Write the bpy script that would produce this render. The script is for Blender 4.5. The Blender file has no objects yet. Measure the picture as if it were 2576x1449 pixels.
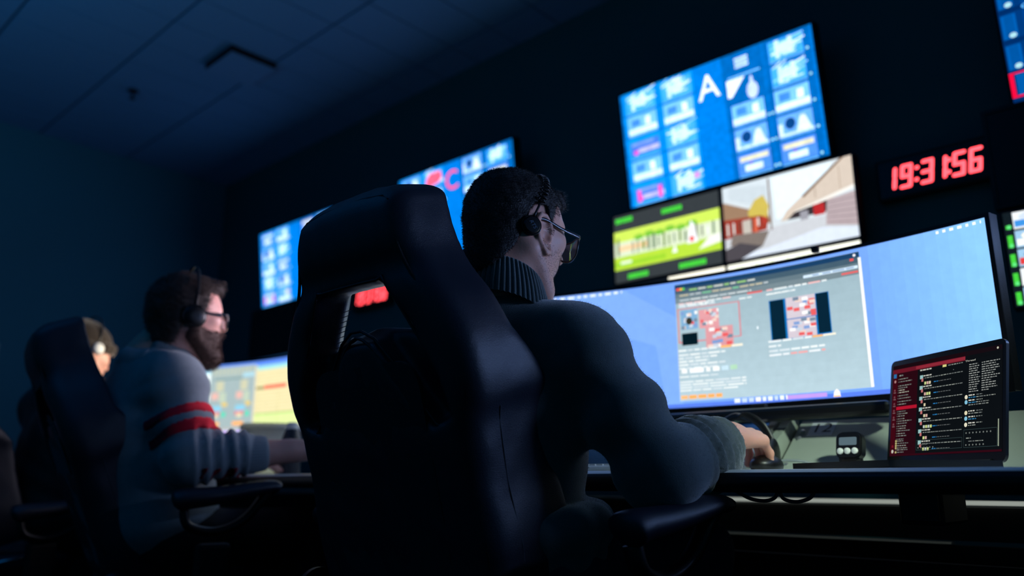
import bpy, bmesh, math, random
import numpy as np
from mathutils import Vector, Matrix, Euler
from math import sin, cos, pi, radians, atan, atan2, sqrt

sc = bpy.context.scene
COL = sc.collection
BASE = {}
random.seed(7); RNG = np.random.default_rng(5)

# ------------------------------------------------------------------ materials
def lin(c):
    out = []
    for x in c[:3]:
        x = x / 255.0
        out.append(x / 12.92 if x <= 0.04045 else ((x + 0.055) / 1.055) ** 2.4)
    return (*out, 1.0)

def mat(name, c, rough=0.6, metal=0.0, sheen=0.0, bump=0.0, bscale=80.0, var=0.12, vscale=9.0, spec=0.5, coat=0.0, sss=0.0, trans=0.0, sheen_tint=(1, 1, 1), dist=0.002):
    m = bpy.data.materials.new(name); m.use_nodes = True
    nt = m.node_tree; n = nt.nodes; L = nt.links
    b = n['Principled BSDF']
    b.inputs['Roughness'].default_value = rough
    b.inputs['Metallic'].default_value = metal
    b.inputs['Specular IOR Level'].default_value = spec
    b.inputs['Coat Weight'].default_value = coat
    b.inputs['Sheen Weight'].default_value = sheen
    b.inputs['Sheen Tint'].default_value = (*sheen_tint, 1)
    b.inputs['Sheen Roughness'].default_value = 0.4
    b.inputs['Subsurface Weight'].default_value = sss
    b.inputs['Subsurface Radius'].default_value = (0.012, 0.004, 0.002)
    b.inputs['Transmission Weight'].default_value = trans
    col = lin(c)
    tc = n.new('ShaderNodeTexCoord')
    nz = n.new('ShaderNodeTexNoise'); nz.inputs['Scale'].default_value = vscale; nz.inputs['Detail'].default_value = 4
    L.new(tc.outputs['Object'], nz.inputs['Vector'])
    mx = n.new('ShaderNodeMix'); mx.data_type = 'RGBA'
    mx.inputs[6].default_value = tuple(max(0, x * (1 - var)) for x in col[:3]) + (1,)
    mx.inputs[7].default_value = tuple(min(1, x * (1 + var)) for x in col[:3]) + (1,)
    L.new(nz.outputs['Fac'], mx.inputs[0]); L.new(mx.outputs[2], b.inputs['Base Color'])
    if bump > 0:
        n2 = n.new('ShaderNodeTexNoise'); n2.inputs['Scale'].default_value = bscale; n2.inputs['Detail'].default_value = 3
        L.new(tc.outputs['Object'], n2.inputs['Vector'])
        bp = n.new('ShaderNodeBump'); bp.inputs['Strength'].default_value = bump; bp.inputs['Distance'].default_value = dist
        L.new(n2.outputs['Fac'], bp.inputs['Height']); L.new(bp.outputs['Normal'], b.inputs['Normal'])
    return m

def emit_mat(name, c, s):
    m = bpy.data.materials.new(name); m.use_nodes = True
    nt = m.node_tree; nt.nodes.clear()
    e = nt.nodes.new('ShaderNodeEmission'); e.inputs['Color'].default_value = lin(c); e.inputs['Strength'].default_value = s
    o = nt.nodes.new('ShaderNodeOutputMaterial'); nt.links.new(e.outputs[0], o.inputs[0])
    return m

def screen_mat(name, s, grid=0.0):
    """picture of a lit display: face colours given off as light, with faint procedural unevenness of the picture"""
    m = bpy.data.materials.new(name); m.use_nodes = True
    nt = m.node_tree; nt.nodes.clear(); n = nt.nodes; L = nt.links
    a = n.new('ShaderNodeAttribute'); a.attribute_name = 'Col'
    tc = n.new('ShaderNodeTexCoord'); nz = n.new('ShaderNodeTexNoise'); nz.inputs['Scale'].default_value = 45
    L.new(tc.outputs['Object'], nz.inputs['Vector'])
    mr = n.new('ShaderNodeMapRange'); mr.inputs['From Min'].default_value = 0.3; mr.inputs['From Max'].default_value = 0.7
    mr.inputs['To Min'].default_value = s * (1 - grid); mr.inputs['To Max'].default_value = s * (1 + grid)
    L.new(nz.outputs['Fac'], mr.inputs['Value'])
    e = n.new('ShaderNodeEmission'); L.new(a.outputs['Color'], e.inputs['Color']); L.new(mr.outputs[0], e.inputs['Strength'])
    o = n.new('ShaderNodeOutputMaterial'); L.new(e.outputs[0], o.inputs[0])
    return m

def rib_mat(name, c, axis, scale, **k):
    m = mat(name, c, **k)
    nt = m.node_tree; n = nt.nodes; L = nt.links; b = n['Principled BSDF']
    return m

M = {}
M['wall_dark'] = mat('navy painted wall', (42, 104, 108), .85, bump=.25, bscale=140, var=.06, vscale=2)
M['wall_end'] = mat('blue grey painted wall', (66, 134, 150), .9, bump=.2, bscale=120, var=.05, vscale=1.5)
M['carpet'] = mat('charcoal carpet', (30, 32, 36), .95, bump=.8, bscale=300, sheen=.2)
M['blackplastic'] = mat('black plastic', (12, 13, 15), .38, bump=.15, bscale=400)
M['bezel'] = mat('black glossy bezel', (8, 9, 11), .3, var=.05)
M['matteblack'] = mat('matt black metal', (9, 10, 12), .55, bump=.1, bscale=500)
M['leather'] = mat('black faux leather', (28, 33, 46), .42, bump=.45, bscale=700, var=.15, vscale=14, spec=.6, coat=.0, dist=.0012)
M['leather_fabric'] = mat('black woven upholstery', (20, 22, 26), .8, bump=.6, bscale=600, sheen=.15)
M['piping'] = mat('black piping', (10, 10, 12), .5, bump=.3, bscale=300)
M['thread'] = mat('grey stitching', (70, 75, 84), .7, bump=.2, bscale=300)
M['chrome'] = mat('chrome', (200, 205, 210), .12, 1.0, var=.03)
M['alu'] = mat('brushed aluminium', (190, 195, 195), .3, .85, bump=.1, bscale=200)
M['worktop'] = mat('pale grey laminate', (226, 232, 234), .4, bump=.05, bscale=200, var=.04)
M['bumper'] = mat('black rubber edge', (13, 15, 19), .3, bump=.1, bscale=200)
M['strip'] = emit_mat('lip glow', (200, 208, 198), .5)  # emission put on the trough lip to make its edge bright
M['riser'] = mat('grey green powder coat', (150, 160, 150), .6, bump=.3, bscale=350, var=.05)
M['skin'] = mat('skin', (232, 168, 146), .5, sss=.25, bump=.35, bscale=220, var=.08, vscale=30, dist=.0008)
M['skin_pale'] = mat('fair skin', (224, 164, 148), .5, sss=.2, bump=.3, bscale=220, var=.07, vscale=30, dist=.0008)
M['hair'] = mat('dark brown hair', (30, 24, 22), .6, bump=.9, bscale=260, var=.35, vscale=60, sheen=.12)
M['hair2'] = mat('brown hair', (58, 42, 34), .6, bump=.9, bscale=260, var=.4, vscale=60, sheen=.1)
M['beard'] = mat('brown beard', (74, 48, 38), .7, bump=1, bscale=300, var=.4, vscale=90)
M['sweater'] = mat('dark grey knitted wool', (92, 104, 104), .95, bump=.8, bscale=800, var=.18, vscale=40, sheen=.9, dist=.0015)
M['hoodie'] = mat('heather grey jersey', (134, 144, 150), .92, bump=.5, bscale=400, var=.14, vscale=60, sheen=.15)
M['red_stripe'] = mat('red jersey', (240, 24, 50), .9, bump=.4, bscale=400)
M['dark_red'] = mat('dark red print', (140, 28, 40), .85)
M['jeans'] = mat('blue denim', (44, 58, 78), .9, bump=.6, bscale=500, var=.2, vscale=50)
M['darkjeans'] = mat('dark trousers', (24, 28, 34), .9, bump=.5, bscale=400)
M['shoe'] = mat('black shoe', (18, 18, 20), .5)
M['jacket'] = mat('quilted black jacket', (40, 42, 46), .45, bump=.4, bscale=60)
M['beanie'] = mat('brown knit', (46, 36, 30), .95, bump=.9, bscale=220, sheen=.4)
M['glasses'] = mat('dark glasses frame', (22, 26, 32), .25, spec=.6)
M['lens'] = mat('clear lens', (235, 240, 245), .03, trans=1.0, var=0)
M['cup'] = mat('translucent white plastic', (240, 244, 244), .3, trans=.85)
M['smoked'] = mat('smoked glossy panel', (70, 110, 150), .16, metal=.7, var=.03)
M['white'] = mat('white plastic', (240, 242, 240), .4, var=.04)
M['paper'] = mat('white paper label', (205, 212, 216), .8, var=.04)
M['ink'] = mat('black ink', (20, 26, 34), .8)
M['greyprint'] = mat('grey print', (90, 110, 130), .6)
M['lcd'] = emit_mat('glowing lcd', (116, 142, 154), .55)  # display made to glow, standing in for light falling on it
M['laptopgrey'] = mat('dark grey aluminium', (50, 53, 58), .35, .8, bump=.05, bscale=300)
M['cablegrey'] = mat('grey cable', (110, 120, 125), .5)
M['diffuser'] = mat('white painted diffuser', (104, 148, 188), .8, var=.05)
M['blueplastic'] = mat('blue plastic', (30, 90, 190), .4)
M['eye'] = mat('eye white', (225, 222, 220), .2, var=.02)
M['scr_tv'] = screen_mat('tv picture', 1.6, .12)
M['scr_mon'] = screen_mat('monitor picture', 1.28, .03)
M['scr_bright'] = screen_mat('bright monitor picture', 1.5, .03)
M['scr_side'] = screen_mat('side monitor picture', 1.8, .03)
M['scr_white'] = screen_mat('white monitor picture', 1.45, .03)
M['scr_lap'] = screen_mat('laptop picture', 1.0, .02)
M['led'] = screen_mat('red led digits', 3.4)

# ------------------------------------------------------------------ mesh collector
class G:
    def __init__(s): s.v = []; s.f = []; s.m = []; s.c = []
    def add(s, vs, fs, mi=0, col=None):
        o = len(s.v); s.v.extend([tuple(map(float, p)) for p in vs])
        for f in fs:
            s.f.append(tuple(int(i) + o for i in f)); s.m.append(mi); s.c.append(col or (0, 0, 0))
        return s
    def build(s, name, mats, parent=None, smooth=None, base=None, T=None):
        if not isinstance(mats, (list, tuple)): mats = [mats]
        me = bpy.data.meshes.new(name)
        vs = s.v
        if T is not None: vs = [tuple(T @ Vector(p)) for p in vs]
        if parent is not None and base is None: base = BASE.get(parent.name, (0, 0, 0))
        if base is not None: vs = [(p[0] - base[0], p[1] - base[1], p[2] - base[2]) for p in vs]
        me.from_pydata(vs, [], s.f)
        for m_ in mats: me.materials.append(m_)
        if len(mats) > 1: me.polygons.foreach_set('material_index', s.m)
        if any(c != (0, 0, 0) for c in s.c):
            a = me.color_attributes.new('Col', 'FLOAT_COLOR', 'CORNER')
            arr = []
            for p, c in zip(me.polygons, s.c):
                l = lin(c)
                arr.extend(list(l) * p.loop_total)
            a.data.foreach_set('color', arr)
        if smooth is not None:
            me.polygons.foreach_set('use_smooth', [True] * len(me.polygons))
            if smooth < 180: me.set_sharp_from_angle(angle=radians(smooth))
        me.update()
        o = bpy.data.objects.new(name, me); COL.objects.link(o)
        if base is not None and parent is None: o.location = base
        if base is not None: BASE[o.name] = tuple(base)
        if parent is not None: o.parent = parent
        return o
    # --- shapes
    def box(s, lo, hi, bev=0.0, seg=2, R=None, mi=0, col=None):
        lo = Vector(lo); hi = Vector(hi); c = (lo + hi) / 2; d = hi - lo
        bm = bmesh.new(); bmesh.ops.create_cube(bm, size=1)
        for v in bm.verts: v.co = Vector((v.co.x * d.x, v.co.y * d.y, v.co.z * d.z))
        if bev > 0: bmesh.ops.bevel(bm, geom=bm.edges[:], offset=min(bev, min(d) * .49), segments=seg, profile=.5, affect='EDGES')
        vs = [(R @ v.co if R else v.co) + c for v in bm.verts]
        bm.verts.index_update()
        fs = [[v.index for v in f.verts] for f in bm.faces]; bm.free()
        return s.add(vs, fs, mi, col)
    def tube(s, pts, r, n=10, closed=False, mi=0, flat=1.0, up=None, caps=True):
        pts = [Vector(p) for p in pts]; N = len(pts)
        rs = [r] * N if not hasattr(r, '__len__') else list(r)
        fl = [flat] * N if not hasattr(flat, '__len__') else list(flat)
        vs = []; prev = None
        for i, p in enumerate(pts):
            if closed: t = pts[(i + 1) % N] - pts[i - 1]
            else: t = pts[min(i + 1, N - 1)] - pts[max(i - 1, 0)]
            if t.length < 1e-9: t = Vector((0, 0, 1))
            t.normalize()
            if up is not None: a = Vector(up) - t * Vector(up).dot(t)
            elif prev is None:
                a = t.cross(Vector((0, 0, 1)));
                if a.length < .1: a = t.cross(Vector((1, 0, 0)))
            else: a = prev - t * prev.dot(t)
            if a.length < 1e-6: a = t.orthogonal()
            a.normalize(); prev = a; b = t.cross(a)
            for k in range(n):
                q = 2 * pi * k / n
                vs.append(p + a * cos(q) * rs[i] * fl[i] + b * sin(q) * rs[i])
        fs = []
        for i in range(N if closed else N - 1):
            j = (i + 1) % N
            for k in range(n): fs.append((i * n + k, i * n + (k + 1) % n, j * n + (k + 1) % n, j * n + k))
        if not closed and caps:
            fs.append(tuple(range(n))[::-1]); fs.append(tuple((N - 1) * n + k for k in range(n)))
        return s.add(vs, fs, mi)
    def lathe(s, prof, n=28, c=(0, 0, 0), R=None, mi=0):
        vs = []; fs = []; c = Vector(c)
        for r, z in prof:
            for k in range(n):
                q = 2 * pi * k / n; p = Vector((r * cos(q), r * sin(q), z))
                vs.append((R @ p if R else p) + c)
        for i in range(len(prof) - 1):
            for k in range(n): fs.append((i * n + k, i * n + (k + 1) % n, (i + 1) * n + (k + 1) % n, (i + 1) * n + k))
        fs.append(tuple(range(n))[::-1]); fs.append(tuple((len(prof) - 1) * n + k for k in range(n)))
        return s.add(vs, fs, mi)
    def ball(s, c, r, n=14, R=None, mi=0):
        if not hasattr(r, '__len__'): r = (r, r, r)
        vs = []; fs = []; m = n // 2 + 1
        for i in range(m + 1):
            a = -pi / 2 + pi * i / m
            for k in range(n):
                q = 2 * pi * k / n; p = Vector((r[0] * cos(a) * cos(q), r[1] * cos(a) * sin(q), r[2] * sin(a)))
                vs.append((R @ p if R else p) + Vector(c))
        for i in range(m):
            for k in range(n): fs.append((i * n + k, i * n + (k + 1) % n, (i + 1) * n + (k + 1) % n, (i + 1) * n + k))
        return s.add(vs, fs, mi)
    def prism(s, poly, P, d0, d1, mi=0, col=None):
        """poly: 2-D outline; P(u,v,w) -> point; extruded from w=d0 to w=d1"""
        n = len(poly)
        vs = [P(u, v, d0) for u, v in poly] + [P(u, v, d1) for u, v in poly]
        fs = [tuple(range(n))[::-1], tuple(range(n, 2 * n))] + [(i, (i + 1) % n, n + (i + 1) % n, n + i) for i in range(n)]
        return s.add(vs, fs, mi, col)

def setp(o, label=None, cat=None, group=None, kind=None):
    if label: o['label'] = label
    if cat: o['category'] = cat
    if group: o['group'] = group
    if kind: o['kind'] = kind
    return o
def thing(name, label, cat, base=(0, 0, 0), group=None, rz=0):
    o = bpy.data.objects.new(name, None); COL.objects.link(o)
    o.location = base; BASE[o.name] = tuple(base); o.rotation_euler = (0, 0, rz); o.empty_display_size = .05
    return setp(o, label, cat, group)
def copy_tree(o, parent=None):
    c = o.copy(); COL.objects.link(c)
    if parent is not None: c.parent = parent
    for ch in list(o.children): copy_tree(ch, c)
    return c
def catmull(pts, k=6, closed=False):
    pts = [Vector(p) for p in pts]; out = []; N = len(pts)
    for i in range(N if closed else N - 1):
        p0 = pts[(i - 1) % N] if closed or i > 0 else pts[0]
        p1 = pts[i]; p2 = pts[(i + 1) % N]
        p3 = pts[(i + 2) % N] if closed or i + 2 < N else pts[-1]
        for j in range(k):
            t = j / k
            out.append(.5 * ((2 * p1) + (p2 - p0) * t + (2 * p0 - 5 * p1 + 4 * p2 - p3) * t * t + (3 * p1 - p0 - 3 * p2 + p3) * t ** 3))
    if not closed: out.append(pts[-1])
    return out
def text_poly(s, size=1.0, slant=0.0):
    """letter shapes as triangles/polygons in 2-D, from the built-in font"""
    cu = bpy.data.curves.new('t', 'FONT'); cu.body = s; cu.size = size; cu.align_x = 'CENTER'; cu.align_y = 'CENTER'; cu.shear = slant
    ob = bpy.data.objects.new('t', cu); COL.objects.link(ob)
    dg = bpy.context.evaluated_depsgraph_get(); dg.update()
    me = ob.evaluated_get(dg).to_mesh()
    vs = [(v.co.x, v.co.y) for v in me.vertices]; fs = [tuple(p.vertices) for p in me.polygons]
    bpy.data.objects.remove(ob); bpy.data.curves.remove(cu)
    return vs, fs

# ------------------------------------------------------------------ implicit-surface modelling
def axis(lo, hi, coarse, fine=()):
    x = lo; out = [lo]
    while x < hi:
        h = coarse
        for a, b, s in fine:
            if x < b:
                g = max(0.0, a - x)
                h = min(h, s + g * .35)
            else:
                h = min(h, s + (x - b) * .35)
        x += max(h, 1e-4); out.append(x)
    return np.array(out, dtype=np.float64)

class SDF:
    def __init__(s, lo, hi, coarse, fine=()):
        """fine: list of (lo3, hi3, step)"""
        s.ax = [axis(lo[i], hi[i], coarse, [(f[0][i], f[1][i], f[2]) for f in fine]) for i in range(3)]
        s.D = np.full([len(a) for a in s.ax], 9.0, dtype=np.float32)
    def block(s, lo, hi):
        sl = []
        for i in range(3):
            a = s.ax[i]
            i0 = max(0, np.searchsorted(a, lo[i]) - 2); i1 = min(len(a), np.searchsorted(a, hi[i]) + 2)
            if i1 <= i0: return None
            sl.append(slice(i0, i1))
        X = s.ax[0][sl[0]][:, None, None]; Y = s.ax[1][sl[1]][None, :, None]; Z = s.ax[2][sl[2]][None, None, :]
        return tuple(sl), X, Y, Z
    def put(s, sl, d, k, op):
        A = s.D[sl]
        if op == 'u':
            if k > 0:
                h = np.maximum(k - np.abs(A - d), 0) / k
                s.D[sl] = np.minimum(A, d) - h * h * k * .25
            else: s.D[sl] = np.minimum(A, d)
        elif op == 's':
            d = -d
            if k > 0:
                h = np.maximum(k - np.abs(A - d), 0) / k
                s.D[sl] = np.maximum(A, d) + h * h * k * .25
            else: s.D[sl] = np.maximum(A, d)
    def cap(s, a, b, r1, r2=None, k=.02, op='u'):
        a = np.array(a, float); b = np.array(b, float); r2 = r1 if r2 is None else r2
        r = max(r1, r2) + k + .03
        bl = s.block(np.minimum(a, b) - r, np.maximum(a, b) + r)
        if bl is None: return s
        sl, X, Y, Z = bl
        ab = b - a; L2 = max(1e-12, ab @ ab)
        t = np.clip(((X - a[0]) * ab[0] + (Y - a[1]) * ab[1] + (Z - a[2]) * ab[2]) / L2, 0, 1)
        d = np.sqrt((X - a[0] - t * ab[0]) ** 2 + (Y - a[1] - t * ab[1]) ** 2 + (Z - a[2] - t * ab[2]) ** 2) - (r1 + (r2 - r1) * t)
        s.put(sl, d, k, op); return s
    def chain(s, pts, rs, k=.02, op='u'):
        for i in range(len(pts) - 1): s.cap(pts[i], pts[i + 1], rs[i], rs[i + 1], k, op)
        return s
    def ell(s, c, r, R=None, k=.02, op='u'):
        c = np.array(c, float); R = np.eye(3) if R is None else np.array(R)
        r = np.array(r, float)
        ext = np.sqrt((R ** 2) @ (r ** 2)) + k + .03
        bl = s.block(c - ext, c + ext)
        if bl is None: return s
        sl, X, Y, Z = bl
        k0 = 0; k1 = 0
        for i in range(3):
            q = (X - c[0]) * R[0, i] + (Y - c[1]) * R[1, i] + (Z - c[2]) * R[2, i]
            k0 = k0 + (q / r[i]) ** 2; k1 = k1 + (q / r[i] ** 2) ** 2
        k0 = np.sqrt(k0); k1 = np.sqrt(k1) + 1e-9
        s.put(sl, k0 * (k0 - 1) / k1, k, op); return s
    def full(s):
        return s.ax[0][:, None, None], s.ax[1][None, :, None], s.ax[2][None, None, :]
    def clip(s, f, k=0):
        """keep where f(X,Y,Z) < 0"""
        X, Y, Z = s.full(); d = f(X, Y, Z)
        d = np.broadcast_to(d, s.D.shape)
        if k > 0:
            h = np.maximum(k - np.abs(s.D - d), 0) / k
            s.D = (np.maximum(s.D, d) + h * h * k * .25).astype(np.float32)
        else: s.D = np.maximum(s.D, d).astype(np.float32)
        return s
    def mesh(s, smooth=1):
        D = s.D.copy(); D[0] = D[-1] = 1; D[:, 0] = D[:, -1] = 1; D[:, :, 0] = D[:, :, -1] = 1
        S = D < 0
        nx, ny, nz = D.shape
        mixed = np.zeros((nx - 1, ny - 1, nz - 1), bool)
        s0 = S[:-1, :-1, :-1]
        for dx in (0, 1):
            for dy in (0, 1):
                for dz in (0, 1):
                    mixed |= S[dx:nx - 1 + dx, dy:ny - 1 + dy, dz:nz - 1 + dz] != s0
        I = np.argwhere(mixed)
        idx = np.full(mixed.shape, -1, np.int32); idx[mixed] = np.arange(len(I))
        acc = np.zeros((len(I), 3)); cnt = np.zeros(len(I))
        ax = s.ax
        corners = [(a, b, c) for a in (0, 1) for b in (0, 1) for c in (0, 1)]
        for c0 in corners:
            for d in range(3):
                if c0[d] == 1: continue
                c1 = list(c0); c1[d] = 1
                v0 = D[I[:, 0] + c0[0], I[:, 1] + c0[1], I[:, 2] + c0[2]]; v1 = D[I[:, 0] + c1[0], I[:, 1] + c1[1], I[:, 2] + c1[2]]
                m = (v0 < 0) != (v1 < 0)
                t = np.clip(v0[m] / (v0[m] - v1[m] + 1e-12), .02, .98)
                p = np.stack([ax[e][I[m, e] + c0[e]] for e in range(3)], 1)
                q = ax[d][I[m, d] + 1]
                p[:, d] += t * (q - p[:, d])
                acc[m] += p; cnt[m] += 1
        V = acc / cnt[:, None]
        F = []
        for d in range(3):
            e, g = [(1, 2), (2, 0), (0, 1)][d]
            sl0 = [slice(1, -1)] * 3; sl1 = [slice(1, -1)] * 3
            sl0[d] = slice(0, -1); sl1[d] = slice(1, None)
            A = S[tuple(sl0)]; B = S[tuple(sl1)]
            for flip, mm in ((False, A & ~B), (True, ~A & B)):
                J = np.argwhere(mm)
                if len(J) == 0: continue
                J[:, e] += 1; J[:, g] += 1
                def at(oe, og):
                    K = J.copy(); K[:, e] += oe; K[:, g] += og
                    return idx[K[:, 0], K[:, 1], K[:, 2]]
                q = np.stack([at(-1, -1), at(0, -1), at(0, 0), at(-1, 0)], 1)
                if flip: q = q[:, ::-1]
                F.append(q)
        F = np.concatenate(F)
        F = F[(F >= 0).all(1)]
        if smooth:
            E = np.concatenate([F[:, [0, 1]], F[:, [1, 2]], F[:, [2, 3]], F[:, [3, 0]]])
            E = np.concatenate([E, E[:, ::-1]])
            for _ in range(smooth):
                S2 = np.zeros_like(V); C2 = np.bincount(E[:, 0], minlength=len(V)).astype(float)
                for a in range(3): S2[:, a] = np.bincount(E[:, 0], weights=V[E[:, 1], a], minlength=len(V))
                ok = C2 > 0
                V[ok] = V[ok] * .5 + .5 * S2[ok] / C2[ok, None]
        return V, F

def vnormals(V, F):
    n = np.cross(V[F[:, 2]] - V[F[:, 0]], V[F[:, 3]] - V[F[:, 1]])
    N = np.zeros_like(V)
    for k in range(4):
        for a in range(3): N[:, a] += np.bincount(F[:, k], weights=n[:, a], minlength=len(V))
    return N / (np.linalg.norm(N, axis=1)[:, None] + 1e-12)

def np_obj(name, V, F, m, parent=None, base=None, sharp=None):
    if parent is not None and base is None: base = BASE.get(parent.name, (0, 0, 0))
    if base is not None: V = V - np.array(base)[None, :]
    me = bpy.data.meshes.new(name)
    me.vertices.add(len(V)); me.vertices.foreach_set('co', V.astype(np.float32).ravel())
    k = F.shape[1]
    me.loops.add(F.size); me.loops.foreach_set('vertex_index', F.astype(np.int32).ravel())
    me.polygons.add(len(F)); me.polygons.foreach_set('loop_start', np.arange(0, F.size, k, dtype=np.int32))
    me.polygons.foreach_set('use_smooth', np.ones(len(F), bool))
    me.update(calc_edges=True); me.validate()
    me.materials.append(m)
    if sharp: me.set_sharp_from_angle(angle=radians(sharp))
    o = bpy.data.objects.new(name, me); COL.objects.link(o)
    if base is not None: BASE[o.name] = tuple(base)
    if parent is not None: o.parent = parent
    elif base is not None: o.location = base
    return o

def snoise(P, f, seed=0):
    """cheap smooth noise: a few rotated sine products"""
    r = np.random.default_rng(seed); out = 0
    for _ in range(5):
        k = r.normal(size=3); k /= np.linalg.norm(k); k2 = r.normal(size=3); k2 /= np.linalg.norm(k2)
        out = out + np.sin(P @ k * f + r.uniform(0, 6)) * np.sin(P @ k2 * f * .8 + r.uniform(0, 6))
    return out / 2.5

# ------------------------------------------------------------------ camera
cam_d = bpy.data.cameras.new('camera'); cam = bpy.data.objects.new('camera', cam_d); COL.objects.link(cam); sc.camera = cam
cam.location = (0, 0, .72)
cam.rotation_euler = (radians(90) + atan(485.5 / 2003.6), 0, -radians(47.4))
cam_d.sensor_width = 36; cam_d.lens = 2003.6 * 36 / 2576; cam_d.clip_start = .05
cam_d.dof.use_dof = True; cam_d.dof.focus_distance = 1.47; cam_d.dof.aperture_fstop = 1.6

# ------------------------------------------------------------------ room
XW, YW, HC = 2.73, 5.46, 2.9
def struct(name, g, m, smooth=None, base=(0, 0, 0)):
    return setp(g.build(name, m, smooth=smooth, base=base), kind='structure')
struct('floor', G().box((-1.6, -2.2, -.1), (XW + .15, YW + .15, 0)), M['carpet'])
struct('wall_right', G().box((XW, -2.2, 0), (XW + .12, YW, HC)), M['wall_dark'])
struct('wall_left', G().box((-1.6, YW, 0), (XW + .12, YW + .12, HC)), M['wall_end'])
# ceiling of lay-in tiles on a grid
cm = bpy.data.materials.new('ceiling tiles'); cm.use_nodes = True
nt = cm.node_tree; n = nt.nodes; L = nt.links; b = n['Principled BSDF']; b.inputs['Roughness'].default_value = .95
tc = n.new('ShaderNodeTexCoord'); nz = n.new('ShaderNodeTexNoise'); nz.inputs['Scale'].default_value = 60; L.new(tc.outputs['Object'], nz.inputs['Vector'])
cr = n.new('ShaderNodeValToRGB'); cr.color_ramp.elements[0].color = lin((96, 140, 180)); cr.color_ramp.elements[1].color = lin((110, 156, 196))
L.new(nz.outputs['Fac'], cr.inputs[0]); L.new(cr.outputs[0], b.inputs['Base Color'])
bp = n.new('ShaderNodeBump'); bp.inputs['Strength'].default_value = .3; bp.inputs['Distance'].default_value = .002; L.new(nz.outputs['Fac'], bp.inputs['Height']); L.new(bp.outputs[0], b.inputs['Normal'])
M['tile_edge'] = mat('ceiling grid gap', (62, 74, 84), .9)  # darker backing seen in the gaps between tiles
ceil = G()
x0 = 1.44 - .545 * 7; ys = 3.56
ceil.box((-1.6, -2.2, HC + .012), (XW + .12, YW + .12, HC + .1), mi=1)
xs = [x0 + .545 * i for i in range(0, 10)]
for i in range(len(xs)):
    for j in range(-21, 8):
        a0, a1 = xs[i] + .006, xs[i] + .539; b0, b1 = ys + .273 * j + .0035, ys + .273 * (j + 1) - .0035
        a0 = max(a0, -1.6); a1 = min(a1, XW); b0 = max(b0, -2.2); b1 = min(b1, YW)
        if a1 - a0 < .02 or b1 - b0 < .02: continue
        ceil.box((a0, b0, HC), (a1, b1, HC + .02))
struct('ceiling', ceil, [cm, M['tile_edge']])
struct('baseboard_left', G().box((-1.6, YW - .012, 0), (XW, YW, .1), .003), M['matteblack'])
struct('baseboard_right', G().box((XW - .012, -2.2, 0), (XW, YW - .012, .1), .003), M['matteblack'])

v = thing('ceiling_vent', 'square white air diffuser hanging just below the ceiling tiles', 'air vent', (1.865, 3.69, HC))
G().box((1.735, 3.55, HC - .034), (1.995, 3.83, HC), .002).build('neck', M['matteblack'], v)  # black neck stands in for the shade on the near sides
G().box((1.742, 3.557, HC - .036), (1.995, 3.83, HC - .034), .001).build('face_plate', M['diffuser'], v)
v = thing('fire_sprinkler', 'small dark sprinkler head dropping from a ceiling tile', 'sprinkler', (1.604, 4.432, HC))
G().lathe([(.03, 0), (.032, -.004), (.016, -.01), (.01, -.014)], 20, (1.604, 4.432, HC)).build('escutcheon', M['matteblack'], v, 60)
G().tube([(1.604, 4.432, HC - .01), (1.604, 4.432, HC - .045)], .006).lathe([(.004, -.045), (.018, -.048), (.018, -.051), (.004, -.052)], 16, (1.604, 4.432, HC)).build('deflector', M['matteblack'], v, 60)
t = G().box((1.24, YW - .012, 1.30), (1.392, YW, 1.52), .003).build('wall_notice', M['paper'], base=(1.3, YW, 1.4))
setp(t, 'pale paper notice on the blue end wall at the far left edge', 'notice')

# ------------------------------------------------------------------ displays
def rect(u0, v0, u1, v1): return [(u0, v0), (u1, v0), (u1, v1), (u0, v1)]
class Pic:
    def __init__(s): s.items = []
    def r(s, u0, v0, u1, v1, c): s.items.append((rect(u0, v0, u1, v1), c)); return s
    def p(s, poly, c): s.items.append((poly, c)); return s
    def text(s, t, u, v, su, sv, c, slant=0):
        vs, fs = text_poly(t, 1.0, slant)
        for f in fs: s.items.append(([(u + vs[i][0] * su, v + vs[i][1] * sv) for i in f], c, 'same'))
        return s
    def blob(s, u, v, ru, rv, c, n=10):
        s.items.append(([(u + ru * cos(2 * pi * k / n), v + rv * sin(2 * pi * k / n)) for k in range(n)], c)); return s

def picture(name, pic, P, m, parent, bg, curved=False, step=2.5e-5):
    g = G()
    def face(poly, c, w):
        if curved and len(poly) == 4 and abs(poly[0][0] - poly[1][0]) > .03:
            (a, b_), (c2, d2), (e, f), (h, i_) = poly
            k = max(1, int(abs(c2 - a) / .02))
            vs = []
            for j in range(k + 1):
                t_ = j / k
                vs.append(P(a + (c2 - a) * t_, b_ + (d2 - b_) * t_, w)); vs.append(P(h + (e - h) * t_, i_ + (f - i_) * t_, w))
            g.add(vs, [(2 * j, 2 * j + 2, 2 * j + 3, 2 * j + 1) for j in range(k)], 0, c)
        else:
            g.add([P(u, v_, w) for u, v_ in poly], [tuple(range(len(poly)))], 0, c)
    face(rect(0, 0, 1, 1), bg, 0)
    w = .0004
    for it in pic.items:
        if len(it) == 2: w += step
        face(it[0], it[1], w)
    return g.build(name, m, parent)

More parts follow.
